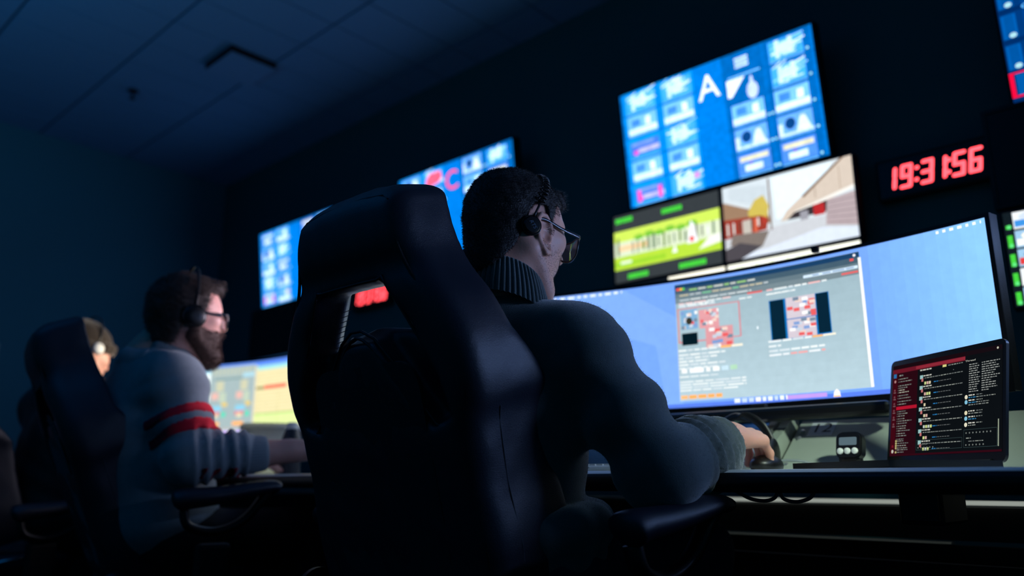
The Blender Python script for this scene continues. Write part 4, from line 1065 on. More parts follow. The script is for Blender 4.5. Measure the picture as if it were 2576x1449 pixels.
def head_sdf(S, o, R, brow=0.0, ears=(1, -1), full=1.0, ex=.006):
    H = Loc(S, o, R)
    H.ell((-.014, 0, .030), (.099, .077, .088), k=.02)
    H.ell((.026, 0, -.004), (.068, .069, .088), k=.03)
    H.ell((.036, 0, -.053), (.053, .061 * full, .063), k=.03)
    for s_ in (1, -1):
        H.cap((-.006, s_ * .062 * full, -.058), (.056, s_ * .036, -.118), .020, .020, k=.025)      # jaw
        H.ell((.060, s_ * .047, -.014), (.022, .020, .019), k=.02)                                   # cheekbone
        H.cap((.078, s_ * .012, .024), (.070, s_ * .045, .022), .011, .008, k=.014)                  # brow ridge
        H.ell((.090, s_ * .031, .006), (.016, .017, .011), k=.012, op='s')                           # eye socket
        H.ell((.074, s_ * .031, .006), (.0135, .0135, .0125), k=.003)                                # eyeball
        H.cap((.0835, s_ * .020, .0125), (.0815, s_ * .042, .011), .0038, .003, k=.004)              # upper lid
        H.cap((.083, s_ * .022, -.002), (.081, s_ * .041, .000), .003, .0026, k=.004)
    H.cap((.050, 0, -.120), (.076, 0, -.119), .025, .021, k=.025); H.cap((.05, 0, -.112), (-.02, 0, -.115), .036, .05, k=.03)                                     # chin
    H.chain([(.085, 0, .020), (.096, 0, .0), (.108, 0, -.022)], [.0085, .009, .0125], k=.012)       # nose
    for s_ in (1, -1): H.ell((.096, s_ * .0125, -.026), (.011, .008, .008), k=.008)
    for s_ in (1, -1): H.ell((.104, s_ * .007, -.036), (.006, .0035, .004), k=.003, op='s')
    H.ell((.078, 0, -.054), (.016, .028, .020), k=.016)                                              # muzzle
    H.chain([(.084, -.022, -.057), (.0935, -.007, -.0525), (.0935, .007, -.0525), (.084, .022, -.057)], [.003, .0052, .0052, .003], k=.005)
    H.chain([(.083, -.020, -.062), (.0915, 0, -.066), (.083, .020, -.062)], [.003, .0062, .003], k=.005)
    H.cap((.094, -.016, -.0595), (.094, .016, -.0595), .0014, k=.003, op='s')
    for s_ in ears:
        # ear: flares outward toward the back
        e0 = np.array((ex, s_ * .0785, -.026)); A = np.array((cos(.22), -s_ * sin(.22), 0)); A = A / np.linalg.norm(A)
        # a < 0 runs backward and outward
        def E(a, b, c=0):
            a, b, c = a * 1.1, b * 1.1, c * 1.1
            return e0 + A * a + np.array((-.12 * b, 0, b)) + np.array((0, s_ * c, 0))
        rim = [(.010, -.004), (.013, .012), (.009, .026), (-.004, .034), (-.018, .031), (-.026, .018), (-.026, .002), (-.021, -.013), (-.013, -.024), (-.003, -.033), (.006, -.030), (.008, -.020)]
        H.chain([E(*q) for q in rim], [.0036, .0042, .0048, .0050, .0052, .0050, .0048, .0046, .0048, .0070, .0060, .0045], k=.002)
        H.chain([E(-.016, .020, -.002), E(-.018, .004, -.002), E(-.012, -.012, -.002), E(-.002, -.018, -.002)], [.0035, .004, .004, .0035], k=.004)
        Re = np.array(Matrix.Rotation(-s_ * .22, 3, 'Z'))
        H.cap(E(.004, .02, -.010), E(.0, -.02, -.010), .010, .009, k=.008)
        H.ell(E(-.008, .0, -.006), (.017, .0055, .028), k=.004, rot=Re)
        H.ell(E(-.004, -.004, .003), (.011, .009, .014), k=.003, op='s', rot=Re)
        H.ell(E(-.007, .019, .003), (.011, .007, .009), k=.003, op='s', rot=Re)
        H.ell(E(.0085, -.006, -.001), (.003, .005, .006), k=.004)
    return H

def hand_sdf(S, W, f, nrm, side, curl=(.35, .5, .35), spread=.06, scale=1.0, thumb=(.2, .25)):
    """W wrist, f toward the fingers, nrm the back of the hand, side = +1 when the thumb is on the left of f seen from above"""
    f = Vector(f).normalized(); n_ = Vector(nrm); n_ = (n_ - f * n_.dot(f)).normalized(); t = n_.cross(f) * side
    W = Vector(W); c = scale
    S.ell(W + f * .046 * c - n_ * .002, (.046 * c, .036 * c, .0155 * c), np.array(Matrix((f, t, n_)).transposed()), k=.012)
    S.cap(W - f * .03 * c, W + f * .02 * c, .024 * c, .023 * c, k=.02)
    L_ = [(.043, .026, .021), (.047, .030, .022), (.043, .028, .021), (.034, .021, .019)]
    nails = []
    for i in range(4):
        off = (.027, .009, -.009, -.026)[i] * c
        K = W + f * (.086, .090, .086, .078)[i] * c + t * off + n_ * (.001, .003, .001, -.003)[i] * c
        S.cap(W + f * .018 * c + t * off * .6, K, .013 * c, .0108 * c, k=.012)
        S.ell(K + n_ * .003 * c, (.0095 * c,) * 3, k=.006)
        d = (f + t * spread * (1.5 - i)).normalized(); p = K; ang = 0; r = (.0098, .0098, .0094, .0084)[i] * c
        for j in range(3):
            ang += curl[j] * (1 + .12 * (i - 1.5) * (1 if j == 0 else 0))
            dd = (d * cos(ang) - n_ * sin(ang)).normalized(); q = p + dd * L_[i][j] * c
            r2 = r * .9; S.cap(p, q, r, r2, k=.005); S.ell(q, (r2 * 1.02,) * 3, k=.003); p = q; r = r2
        nails.append((p, dd, (n_ * cos(ang) + d * sin(ang)).normalized(), r))
    # thumb
    B = W + f * .022 * c + t * .022 * c - n_ * .006 * c
    d1 = (f * .72 + t * .62 - n_ * thumb[0]).normalized(); p1 = B + d1 * .042 * c
    d2 = (f * .92 + t * .25 - n_ * thumb[1]).normalized(); p2 = p1 + d2 * .032 * c
    d3 = (f * .98 + t * .02 - n_ * thumb[1] * 1.2).normalized(); p3 = p2 + d3 * .024 * c
    S.cap(W + f * .012 * c + t * .010 * c, p1, .0165 * c, .0118 * c, k=.012); S.cap(p1, p2, .0118 * c, .0108 * c, k=.004); S.cap(p2, p3, .0108 * c, .0085 * c, k=.004)
    nails.append((p3, d3, (n_ * .8 + t * .5).normalized(), .0085 * c))
    return nails

def nails_mesh(nails, parent):
    for p, d, n_, r in nails:
        n2 = (n_ - d * n_.dot(d)).normalized(); t = n2.cross(d)
        R = Matrix((d, t, n2)).transposed()
        G().ball(p + d * r * .25 + n2 * r * .72, (r * .75, r * .62, r * .28), 12, R).build('fingernail', M['nail'], parent, 180)
M['nail'] = mat('fingernail', (214, 168, 156), .3, var=.03)

def local_coords(S, o, R, lo, hi):
    """head-local coordinates on the whole grid (used for cutting)"""
    X, Y, Z = S.full(); X = X - o[0]; Y = Y - o[1]; Z = Z - o[2]
    return (X * R[0, 0] + Y * R[1, 0] + Z * R[2, 0], X * R[0, 1] + Y * R[1, 1] + Z * R[2, 1], X * R[0, 2] + Y * R[1, 2] + Z * R[2, 2])

def hair_mesh(o, R, line, lift=.009, step=.0035, tuft=0, seed=0, rough=.002, neck=None):
    """line: [(x, z)] lower edge of the hair against head-local x"""
    o = np.array(o); S = SDF(o - .17, o + .17, step)
    H = Loc(S, o, R)
    H.ell((-.014, 0, .030), (.099 + lift, .077 + lift * .75, .088 + lift), k=0)
    H.ell((.022, 0, .012), (.066 + lift * .7, .066 + lift * .6, .078 + lift), k=.03)
    H.chain([(-.07, 0, -.02), (-.058, 0, -.10)], [.038, .044], k=.04)
    for s_ in (1, -1): H.cap((-.045, s_ * .035, -.03), (-.045, s_ * .03, -.10), .034, .034, k=.03)
    if neck is not None: S.cap(H.w((-.034, 0, -.045)), neck, .0615, .066, k=.02)
    if tuft:
        H.chain([(.045, .03, .094), (.068, .022, .098), (.084, .012, .092)], [.016, .014, .008], k=.015)
        H.chain([(.045, -.02, .094), (.070, -.022, .096), (.086, -.028, .086)], [.016, .013, .006], k=.015)
    x, y, z = local_coords(S, o, R, None, None)
    zl = np.interp(x, [a for a, _ in line], [b for _, b in line])
    cut = np.broadcast_to((zl - z) * .8, S.D.shape)
    # inner wall: leave a shell so that it sits on the scalp
    S.D = np.maximum(S.D, cut).astype(np.float32)
    V, F = S.mesh(1)
    n = vnormals(V, F)
    V = V + n * (rough * snoise(V, 90, seed) + rough * .5 * snoise(V, 220, seed + 1))[:, None]
    return V, F, n

def strands(V, n, o, R, N, L_, seed, lean=(0, 0, -.4), r=.00045, zmin=-.2, bias=None):
    """short individual hairs as fine three-sided spikes"""
    rg = np.random.default_rng(seed); idx = rg.integers(0, len(V), N)
    vs = []; fs = []
    ln = R @ np.array(lean)
    for i in idx:
        p = V[i] + rg.normal(size=3) * .0012; d = n[i] + ln * .8 + rg.normal(size=3) * .28; d /= np.linalg.norm(d)
        l = L_ * rg.uniform(.5, 1.3)
        a = np.cross(d, [0.3, .5, .8]); a /= np.linalg.norm(a); b_ = np.cross(d, a)
        q = len(vs)
        p0 = p - d * .001
        for k in range(3):
            t_ = 2 * pi * k / 3; vs.append(p0 + (a * cos(t_) + b_ * sin(t_)) * r)
        m_ = p + d * l * .55
        for k in range(3):
            t_ = 2 * pi * k / 3; vs.append(m_ + (a * cos(t_) + b_ * sin(t_)) * r * .8)
        vs.append(p + d * l + ln * l * .35)
        fs += [(q, q + 1, q + 4, q + 3), (q + 1, q + 2, q + 5, q + 4), (q + 2, q, q + 3, q + 5), (q + 3, q + 4, q + 6), (q + 4, q + 5, q + 6), (q + 5, q + 3, q + 6)]
    return vs, fs

def hair_object(name, V, F, n, sv, sf, m, parent):
    g = G(); g.v = [tuple(p) for p in V]; g.f = [tuple(int(i) for i in f) for f in F]; g.m = [0] * len(F); g.c = [(0, 0, 0)] * len(F)
    g.add(sv, sf); return g.build(name, m, parent, smooth=180)

def ribbed_band(c0, c1, r0, r1, ax_u, ax_v, nr, depth, name, m, parent, flare=0.0, rows=10, sq=1.0, cap=True, bulge=.25, fold=False, tilt0=None):
    """ribbed knit tube from ring c0 to ring c1"""
    c0 = Vector(c0); c1 = Vector(c1); U = Vector(ax_u).normalized(); Vv = Vector(ax_v).normalized(); n = nr * 8; vs = []; fs = []
    prof = []
    for i in range(rows + 1): t = i / rows; prof.append((t, (r0 + (r1 - r0) * t) * (1 + bulge * .12 * sin(pi * t)), 1))
    if cap:
        for k in (1, 2, 3): prof.append((1 + .02 * sin(pi * k / 4) * 3, r1 - .0028 * k, .5))
        prof.append((.85, r1 - .010, .2)); prof.append((.4, r1 - .011, 0))
    for t, r, dd in prof:
        c = c0.lerp(c1, t) if t <= 1 else c1 + (c1 - c0).normalized() * (t - 1) * .1
        for k in range(n):
            q = 2 * pi * k / n; rr_ = r + dd * depth * (abs(cos(nr * q / 1.0 * .5)) ** .7 - .5)
            vs.append(c + U * cos(q) * rr_ * sq + Vv * sin(q) * rr_)
    for i in range(len(prof) - 1):
        for k in range(n): fs.append((i * n + k, i * n + (k + 1) % n, (i + 1) * n + (k + 1) % n, (i + 1) * n + k))
    return G().add(vs, fs).build(name, m, parent, smooth=180)

def glasses(label, o, R, parent_col, ear_x=-.02, m='glasses', dx=.008):
    Rm = Matrix(R.tolist()); o = Vector(o) + Rm @ Vector((dx, 0, -.012))
    def Lp(x, y, z): return o + Rm @ Vector((x, y, z))
    th = thing('eyeglasses', label, 'glasses', tuple(Lp(.10, 0, .006)))
    fr = G()
    for s_ in (1, -1):
        pts = [Lp(.106 - .010 * (abs(a) / .026) * .6, s_ * (.034 + a), b_) for a, b_ in [(-.026, .014), (-.022, .020), (0, .022), (.022, .021), (.029, .016), (.028, -.004), (.020, -.017), (0, -.021), (-.018, -.017), (-.026, -.004)]]
        cu = catmull(pts, 4, True)
        o_ = G().tube(cu, .0022, 8, True).build('rim', M[m], th, smooth=180)
        lens = G(); c = Lp(.104, s_ * .035, 0); N = len(cu)
        fwd = Rm @ Vector((1, 0, 0))
        lens.add([c + fwd * .0008] + [p + fwd * .0006 for p in cu], [(0, 1 + i, 1 + (i + 1) % N) for i in range(N)])
        lens.add([c - fwd * .0008] + [p - fwd * .0006 for p in cu], [(0, 1 + (i + 1) % N, 1 + i) for i in range(N)])
        lens.build('lens', M['lens'], th)
        G().tube(catmull([Lp(.100, s_ * .061, .015), Lp(.094, s_ * .072, .016), Lp(.085, s_ * .075, .016), Lp(.04, s_ * .078, .014), (Lp(.0, s_ * .081, .016)), Lp(ear_x, s_ * .082, .008), Lp(ear_x - .014, s_ * .082, -.012)], 5), .0017, 10, flat=[2.9] * 6 + [2.6] * 8 + [2.0] * 17, up=tuple(Rm @ Vector((0, 0, 1)))).build('temple_arm', M[m], th, smooth=180)
    G().tube(catmull([Lp(.106, .009, .010), Lp(.109, 0, .013), Lp(.106, -.009, .010)], 4), .002, 8).build('bridge', M[m], th, smooth=180)
    return th

def sleeve_folds(V, n, A, B, amp, freq, seed=0, r=.09, decay=None):
    """ring-like folds along a limb A->B"""
    A = np.array(A); B = np.array(B); ab = B - A; L2 = ab @ ab
    t = ((V - A) @ ab) / L2; d = np.linalg.norm(V - A - np.clip(t, 0, 1)[:, None] * ab, axis=1)
    wgt = np.exp(-np.maximum(0, d - r) ** 2 / .0004) * np.clip((t + .05) / .1, 0, 1) * np.clip((1.05 - t) / .1, 0, 1)
    ph = snoise(V, 14, seed) * 1.6
    w = np.sin(t * sqrt(L2) * freq + ph)
    w = np.sign(w) * np.abs(w) ** .8
    g = 1 if decay is None else decay(np.clip(t, 0, 1))
    return (amp * wgt * w * g)[:, None] * n

def torso_sdf(S, shR, shL, neck, chest, waist, hip, g=0.0, cr=(.125, .175, .17), wr=(.12, .155, .15), hr=(.135, .165, .10), sr=.062, trap=.05):
    """g: how far the surface stands off (clothing)"""
    S.cap(shR, shL, sr + g, k=.05)
    for s_ in (shR, shL): S.cap(Vector(neck) - Vector((0, 0, .02)), Vector(s_).lerp(Vector(neck), .25), trap + g, sr * .85 + g, k=.04)
    S.ell(chest, tuple(a + g for a in cr), k=.06); S.ell(waist, tuple(a + g for a in wr), k=.07); S.ell(hip, tuple(a + g for a in hr), k=.06)
    S.cap(chest, hip, .10 + g, .11 + g, k=.06)

def foot(parent, A, yaw, name='shoe'):
    S = SDF((A[0] - .2, A[1] - .16, -.01), (A[0] + .28, A[1] + .16, .18), .009)
    f = Vector((cos(yaw), sin(yaw), 0)); a = Vector(A)
    S.cap((a.x - .04 * f.x, a.y - .04 * f.y, .042), (a.x + .05 * f.x, a.y + .05 * f.y, .05), .040, .042, k=.03)
    S.cap((a.x + .05 * f.x, a.y + .05 * f.y, .045), (a.x + .16 * f.x, a.y + .16 * f.y, .034), .042, .034, k=.03)
    S.cap((a.x - .01, a.y, .05), (a.x - .01, a.y, .12), .042, .040, k=.02)
    S.clip(lambda X, Y, Z: .003 - Z)
    V, F = S.mesh(1); np_obj(name, V, F, M['shoe'], parent, sharp=60)

def legs(parent, hipc, knees, ankles, m, rt=.092, hipr=(.15, .185, .10), name='trousers', top=None):
    lo = (hipc[0] - .25, min(knees[0][1], knees[1][1]) - .16, .05); hi = (max(k[0] for k in knees) + .14, max(knees[0][1], knees[1][1]) + .16, hipc[2] + .2)
    S = SDF(lo, hi, .013)
    S.ell(hipc, hipr, k=.04)
    for k_, a_, s_ in zip(knees, ankles, (-1, 1)):
        h = (hipc[0] + .02, hipc[1] + s_ * .09, hipc[2] - .02)
        S.cap(h, k_, rt, .066, k=.05); S.cap(k_, a_, .064, .046, k=.03)
    if top is not None: S.clip(lambda X, Y, Z: Z - top, .01)
    V, F = S.mesh(2); n = vnormals(V, F)
    V = V + n * (.0035 * snoise(V, 26, 8) + .002 * snoise(V, 60, 9))[:, None]
    np_obj(name, V, F, m, parent)

# ============ the near man
base1 = (1.17, 1.06, 0)
man = thing('person', 'person with short dark hair in a grey knitted sweater, seen from behind', 'person', base1)
o1 = np.array((1.128, 1.023, 1.204)); R1 = frame(radians(-11), .19, radians(-3))
shR, shL = (1.150, .885, .956), (1.12, 1.235, .96); nk = (1.075, 1.045, 1.035)
elR, wrR = (1.232, .778, .738), (1.482, .772, .806); elL, wrL = (1.25, 1.375, .765), (1.46, 1.37, .790)
S = SDF((.92, .66, .04), (1.80, 1.46, 1.37), .016,
        [((1.02, .93, 1.06), (1.26, 1.13, 1.35), .0028), ((1.49, .715, .735), (1.70, .82, .83), .0030)])
H1 = head_sdf(S, o1, R1, ex=.016)
S.cap(H1.w((-.030, 0, -.045)), nk, .058, .062, k=.03)
for s_ in (1, -1): S.cap(H1.w((-.02, s_ * .052, -.045)), H1.w((.01, s_ * .018, -.17)), .014, .012, k=.03)
torso_sdf(S, shR, shL, nk, (1.14, 1.06, .86), (1.17, 1.08, .70), (1.18, 1.08, .57), -.012)
for a_, b_, c_ in ((shR, elR, wrR), (shL, elL, wrL)): S.cap(a_, b_, .046, .040, k=.03); S.cap(b_, c_, .040, .026, k=.02)
for kn, an, s_ in (((1.62, .93, .565), (1.59, .93, .09), -1), ((1.60, 1.24, .565), (1.58, 1.24, .09), 1)):
    S.cap((1.2, 1.08 + s_ * .09, .55), kn, .07, .05, k=.03); S.cap(kn, an, .05, .032, k=.02); S.cap(an, (an[0] + .12, an[1], .045), .03, .024, k=.02)
nl = hand_sdf(S, wrR, (1, -.06, .03), (.0, -.26, 1), 1, curl=(.60, .50, .42), spread=.08, scale=1.06, thumb=(.45, .35))
nl2 = hand_sdf(S, wrL, (1, -.25, -.12), (0, .1, 1), -1, curl=(.35, .5, .4), spread=.05)
V, F = S.mesh(1); body1 = np_obj('body', V, F, M['skin'], man)
nails_mesh(nl, man)
# hair
line1 = [(-.2, -.135), (-.095, -.132), (-.062, -.092), (-.046, -.068), (-.038, -.034), (-.026, .026), (.004, .034), (.014, .010), (.024, .008), (.034, .050), (.060, .062), (.075, .074), (.2, .078)]
V, F, n_ = hair_mesh(o1, R1, line1, .0085, .0032, tuft=1, seed=3, rough=.0014, neck=nk)
sv, sf = strands(V, n_, o1, R1, 28000, .0027, 1, lean=(.15, 0, -.45), r=.00032)
# longer quiff hairs at the front
loc = (V - o1) @ R1
q_ = np.where((loc[:, 0] > .055) & (loc[:, 2] > .07))[0]
if len(q_):
    sv2, sf2 = strands(V[q_], n_[q_], o1, R1, 700, .007, 2, lean=(.9, -.25, .2), r=.0004)
    k0 = len(sv); sv = sv + sv2; sf = sf + [tuple(i + k0 for i in f) for f in sf2]
hair_object('hair', V, F, n_, sv, sf, M['hair'], man)
# short clipped hair around the ear and stubble on the jaw
def fuzz(name, o, R, S_args, N, L_, seed, sel, m, parent, r=.00028, lean=(.0, 0, -.6)):
    S2 = SDF(o - .15, o + .15, .004); head_sdf(S2, o, R, ex=.016); Hh = Loc(S2, o, R); Hh.cap((-.030, 0, -.045), (-.05, 0, -.15), .058, .06, k=.03)
    V, F = S2.mesh(1); n = vnormals(V, F); l = (V - o) @ R
    k = np.where(sel(l[:, 0], np.abs(l[:, 1]), l[:, 2]))[0]
    sv, sf = strands(V[k], n[k], o, R, N, L_, seed, lean=lean, r=r)
    G().add(sv, sf).build(name, m, parent, smooth=180)
fuzz('clipped_hair', o1, R1, None, 9000, .0028, 5, lambda x, y, z: (x > -.06) & (x < .05) & (z > -.02) & (z < .065) & (y > .05) & (y < .0835) & ((x < -.028) | (z > .03) | (x > .016) & (x < .032)), M['hair'], man, r=.00018)
fuzz('stubble', o1, R1, None, 6000, .0013, 6, lambda x, y, z: (x > .0) & (z < -.035) & (z > -.12), M['beard'], man, r=.00014)
# jeans and shoes
legs(man, (1.18, 1.08, .575), ((1.62, .93, .57), (1.60, 1.24, .57)), ((1.59, .93, .09), (1.58, 1.24, .09)), M['jeans'], top=.655)
foot(man, (1.59, .93, .05), 0); foot(man, (1.58, 1.24, .05), 0)
# sweater
S = SDF((.88, .66, .52), (1.56, 1.47, 1.12), .0085)
torso_sdf(S, shR, shL, nk, (1.135, 1.06, .86), (1.16, 1.08, .745), (1.18, 1.08, .60), .012, cr=(.13, .165, .145), wr=(.12, .135, .10), hr=(.14, .160, .06), sr=.064, trap=.052)
def ring(cx, cy, cz, rx, ry, r, tilt=0, k=.02, N=14):
    P = [(cx + rx * cos(2 * pi * i / N), cy + ry * sin(2 * pi * i / N), cz + tilt * cos(2 * pi * i / N)) for i in range(N + 1)]
    S.chain(P, [r] * (N + 1), k=k)
ring(1.17, 1.075, .638, .120, .172, .038, .012, .015); ring(1.18, 1.08, .588, .118, .166, .028, .008, .010)
for s0, e0_, w0 in ((shR, elR, wrR), (shL, elL, wrL)):
    S.cap(s0, Vector(s0).lerp(Vector(e0_), .55), .074, .073, k=.03); S.cap(Vector(s0).lerp(Vector(e0_), .55), e0_, .073, .072, k=.03)
    S.cap(e0_, Vector(e0_).lerp(Vector(w0), .5), .070, .062, k=.03); S.cap(Vector(e0_).lerp(Vector(w0), .5), Vector(e0_).lerp(Vector(w0), .80), .062, .047, k=.02); S.ell(Vector(e0_).lerp(Vector(w0), .52) - Vector((0, 0, .022)), (.085, .055, .050), k=.03)
# cloth drooping from the upper arm
S.chain([(1.16, .94, .86), (1.16, .925, .805), (1.155, .92, .785)], [.04, .028, .016], k=.03)
V, F = S.mesh(2); n_ = vnormals(V, F)
V = V + sleeve_folds(V, n_, Vector(elR).lerp(Vector(wrR), .30), Vector(elR).lerp(Vector(wrR), .86), .006, 240, 1, .08)
V = V + sleeve_folds(V, n_, shR, elR, .004, 60, 2, .085)
V = V + n_ * (.0045 * snoise(V, 13, 5) + .0022 * snoise(V, 34, 6))[:, None]
sweater = np_obj('sweater', V, F, M['sweater'], man)
rg = np.random.default_rng(9)
idx_ = np.arange(len(V)); sv, sf = strands(V, n_, o1, R1, 34000, .0032, 11, lean=(0, 0, -.1), r=.00011)
fz = G().add(sv, sf).build('wool_fuzz', M['sweater'], sweater); fz['kind'] = 'stuff'
ribbed_band((1.095, 1.038, 1.022), (1.094, 1.033, 1.098), .106, .084, (1, 0, -.46), (0, 1, -.05), 60, .0046, 'ribbed_collar', M['sweater'], man, rows=12, sq=.93)
for e0_, w0 in ((elR, wrR), (elL, wrL)):
    a = Vector(e0_).lerp(Vector(w0), .72); b_ = Vector(e0_).lerp(Vector(w0), .89); d = (b_ - a).normalized(); u_ = Vector((0, 0, 1)); u_ = (u_ - d * u_.dot(d)).normalized()
    ribbed_band(a, b_, .042, .035, u_, d.cross(u_), 34, .0036, 'ribbed_cuff', M['sweater'], man, rows=8)
ribbed_band((1.18, 1.08, .600), (1.18, 1.08, .552), .150, .154, (1, 0, 0), (0, 1, 0), 90, .005, 'ribbed_hem', M['sweater'], man, rows=6, sq=.86, cap=False)
glasses('dark-framed eyeglasses worn by the near man in the sweater', o1, R1, None)
# headset of the near man: small round cup pushed behind the ear, coiled lead on the band
def headset(label, o, R, cup, top, side=-1, rcup=.024, mark=None, coil=True, m='blackplastic', mic=False, cupcol=None, lean=0):
    Hh = Loc(None, o, R)
    P = lambda x, y, z: Vector(Hh.w((x, y, z)))
    th = thing('headset', label, 'headset', tuple(P(*cup)))
    nrm = Vector((R @ np.array((cup[0] * 1.5, cup[1] * 1.6, cup[2] * .5)))).normalized()
    Rz = nrm.to_track_quat('Z', 'Y').to_matrix(); c = P(*cup)
    G().lathe([(rcup * .9, -.010), (rcup * 1.06, -.006), (rcup * 1.06, .0), (rcup * .98, .004), (rcup * .86, .0075), (rcup * .3, .0082)], 32, c, Rz).build('ear_cup', M[cupcol or m], th, 50)
    G().tube([c + Rz @ Vector((rcup * 1.08 * cos(a), rcup * 1.08 * sin(a), .001)) for a in np.linspace(0, 2 * pi, 33)[:-1]], .0016, 8, True).build('cup_ring', M['bezel'], th, smooth=180)
    if mark:
        vs, fs = text_poly(mark, rcup * .62, .2); Rm = Rz @ Matrix.Rotation(radians(-58), 3, 'Z')
        G().add([c + Rm @ Vector((x, y, .0087)) for x, y in vs], fs).build('cup_lettering', M['greyprint'], th)
    # band over the crown
    s_ = side; pts = []
    x1 = top
    for k in range(13):
        t_ = k / 12; a = pi * t_
        pts.append(P(cup[0] * (1 - sin(a)) * (1 if t_ < .5 else 1) + x1 * sin(a), s_ * (.079 + .010) * cos(a), cup[2] + .018 + (.143 - cup[2] - .018 + lean) * sin(a)))
    G().tube(catmull(pts, 3), .0020, 8, flat=1.3 if coil else 2.4, up=tuple(R @ np.array((1, 0, 0)))).build('headband', M[m], th, smooth=180)
    if coil:
        q0 = catmull(pts[1:7], 10); g = G(); cc = []
        N = len(q0); ctr = Vector(o)
        for i in range(N * 6):
            t_ = i / (N * 6 - 1) * (N - 1); j = min(int(t_), N - 2); p = q0[j].lerp(q0[j + 1], t_ - j)
            d = (q0[j + 1] - q0[j]).normalized(); rad = (p - ctr).normalized(); b_ = d.cross(rad).normalized()
            a = i * 2 * pi * 15 / (N * 6)
            cc.append(p + rad * (.0055 + .0035 * cos(a)) + b_ * .0075 * sin(a))
        G().tube(cc, .0014, 6).build('coiled_lead', M['bezel'], th, smooth=180)
    oc = P(cup[0], -cup[1], cup[2])
    G().ball(oc, (rcup * .95, rcup * .5, rcup), 16, Matrix(R.tolist())).build('far_cup', M[m], th, 180)
    if mic:
        G().tube(catmull([c, P(.03, s_ * .093, -.035), P(.075, s_ * .075, -.060), P(.10, s_ * .04, -.066)], 5), .0018, 8).build('boom', M[m], th, smooth=180)
    return th
headset('black headset with a coiled lead and lettered round cup on the near man\'s head', o1, R1, (-.027, -.084, -.024), .022, mark='RTS', lean=-.015, rcup=.0175)

# ============ the bearded man
man2 = thing('person', 'bearded person in a grey hoodie with red sleeve stripes, seen in profile', 'person', (1.02, 2.37, 0))
o2 = np.array((1.068, 2.304, 1.202)); R2 = frame(radians(-7), .03)
shR, shL = (1.005, 2.215, .985), (1.02, 2.535, .985); nk = (.985, 2.375, 1.065)
elR, wrR = (1.035, 2.130, .778), (1.305, 2.025, .805); elL, wrL = (1.13, 2.62, .76), (1.38, 2.46, .79)
S = SDF((.80, 1.86, .04), (1.70, 2.78, 1.36), .018, [((.95, 2.21, 1.05), (1.19, 2.43, 1.34), .0036), ((1.28, 1.93, .74), (1.50, 2.08, .85), .005)])
H2 = head_sdf(S, o2, R2, ears=(1,))
S.cap(H2.w((-.028, 0, -.045)), nk, .062, .068, k=.03)
torso_sdf(S, shR, shL, nk, (1.03, 2.37, .86), (1.06, 2.37, .70), (1.08, 2.37, .57), -.012)
for a_, b_, c_ in ((shR, elR, wrR), (shL, elL, wrL)): S.cap(a_, b_, .046, .042, k=.03); S.cap(b_, Vector(b_).lerp(Vector(c_), .45), .043, .046, k=.02); S.cap(Vector(b_).lerp(Vector(c_), .45), c_, .045, .029, k=.02)
for kn, an, s_ in (((1.50, 2.22, .565), (1.48, 2.22, .09), -1), ((1.50, 2.52, .565), (1.48, 2.52, .09), 1)):
    S.cap((1.1, 2.37 + s_ * .09, .55), kn, .07, .05, k=.03); S.cap(kn, an, .05, .032, k=.02); S.cap(an, (an[0] + .12, an[1], .045), .03, .024, k=.02)
hand_sdf(S, wrR, (1, -.28, -.10), (0, -.15, 1), 1, curl=(.3, .5, .4)); hand_sdf(S, wrL, (1, -.2, -.12), (0, .1, 1), -1, curl=(.3, .5, .4))
V, F = S.mesh(1); np_obj('body', V, F, M['skin_pale'], man2)
line2 = [(-.2, -.095), (-.05, -.095), (-.036, -.040), (-.020, -.02), (-.005, .02), (.018, -.005), (.030, .020), (.040, .070), (.072, .068), (.086, .080), (.2, .086)]
V, F, n_ = hair_mesh(o2, R2, line2, .007, .0045, tuft=1, seed=8, rough=.003)
sv, sf = strands(V, n_, o2, R2, 6000, .012, 21, lean=(.2, 0, .1), r=.0006)
hair_object('hair', V, F, n_, sv, sf, M['hair2'], man2)
# beard: thickened jaw
S = SDF(o2 - .16, o2 + .16, .004); Hb = Loc(S, o2, R2)
Hb.ell((.036, 0, -.060), (.063, .069, .070), k=.02); Hb.ell((.076, 0, -.120), (.034, .042, .034), k=.03)
for s_ in (1, -1): Hb.cap((-.004, s_ * .066, -.02), (.0, s_ * .064, -.05), .010, .014, k=.02); Hb.cap((.0, s_ * .062, -.060), (.060, s_ * .036, -.118), .026, .028, k=.02)
Hb.chain([(.086, -.026, -.058), (.099, -.010, -.046), (.099, .010, -.046), (.086, .026, -.058)], [.005, .007, .007, .005], k=.006)
Hb.ell((.098, 0, -.060), (.014, .018, .0085), k=.003, op='s'); Hb.ell((.052, 0, .010), (.078, .1, .060), k=.012, op='s')
V, F = S.mesh(1); n_ = vnormals(V, F); V = V + n_ * (.0016 * snoise(V, 120, 4))[:, None]
sv, sf = strands(V, n_, o2, R2, 5000, .009, 22, lean=(.2, 0, -.6), r=.0005)
hair_object('beard', V, F, n_, sv, sf, M['beard'], man2)
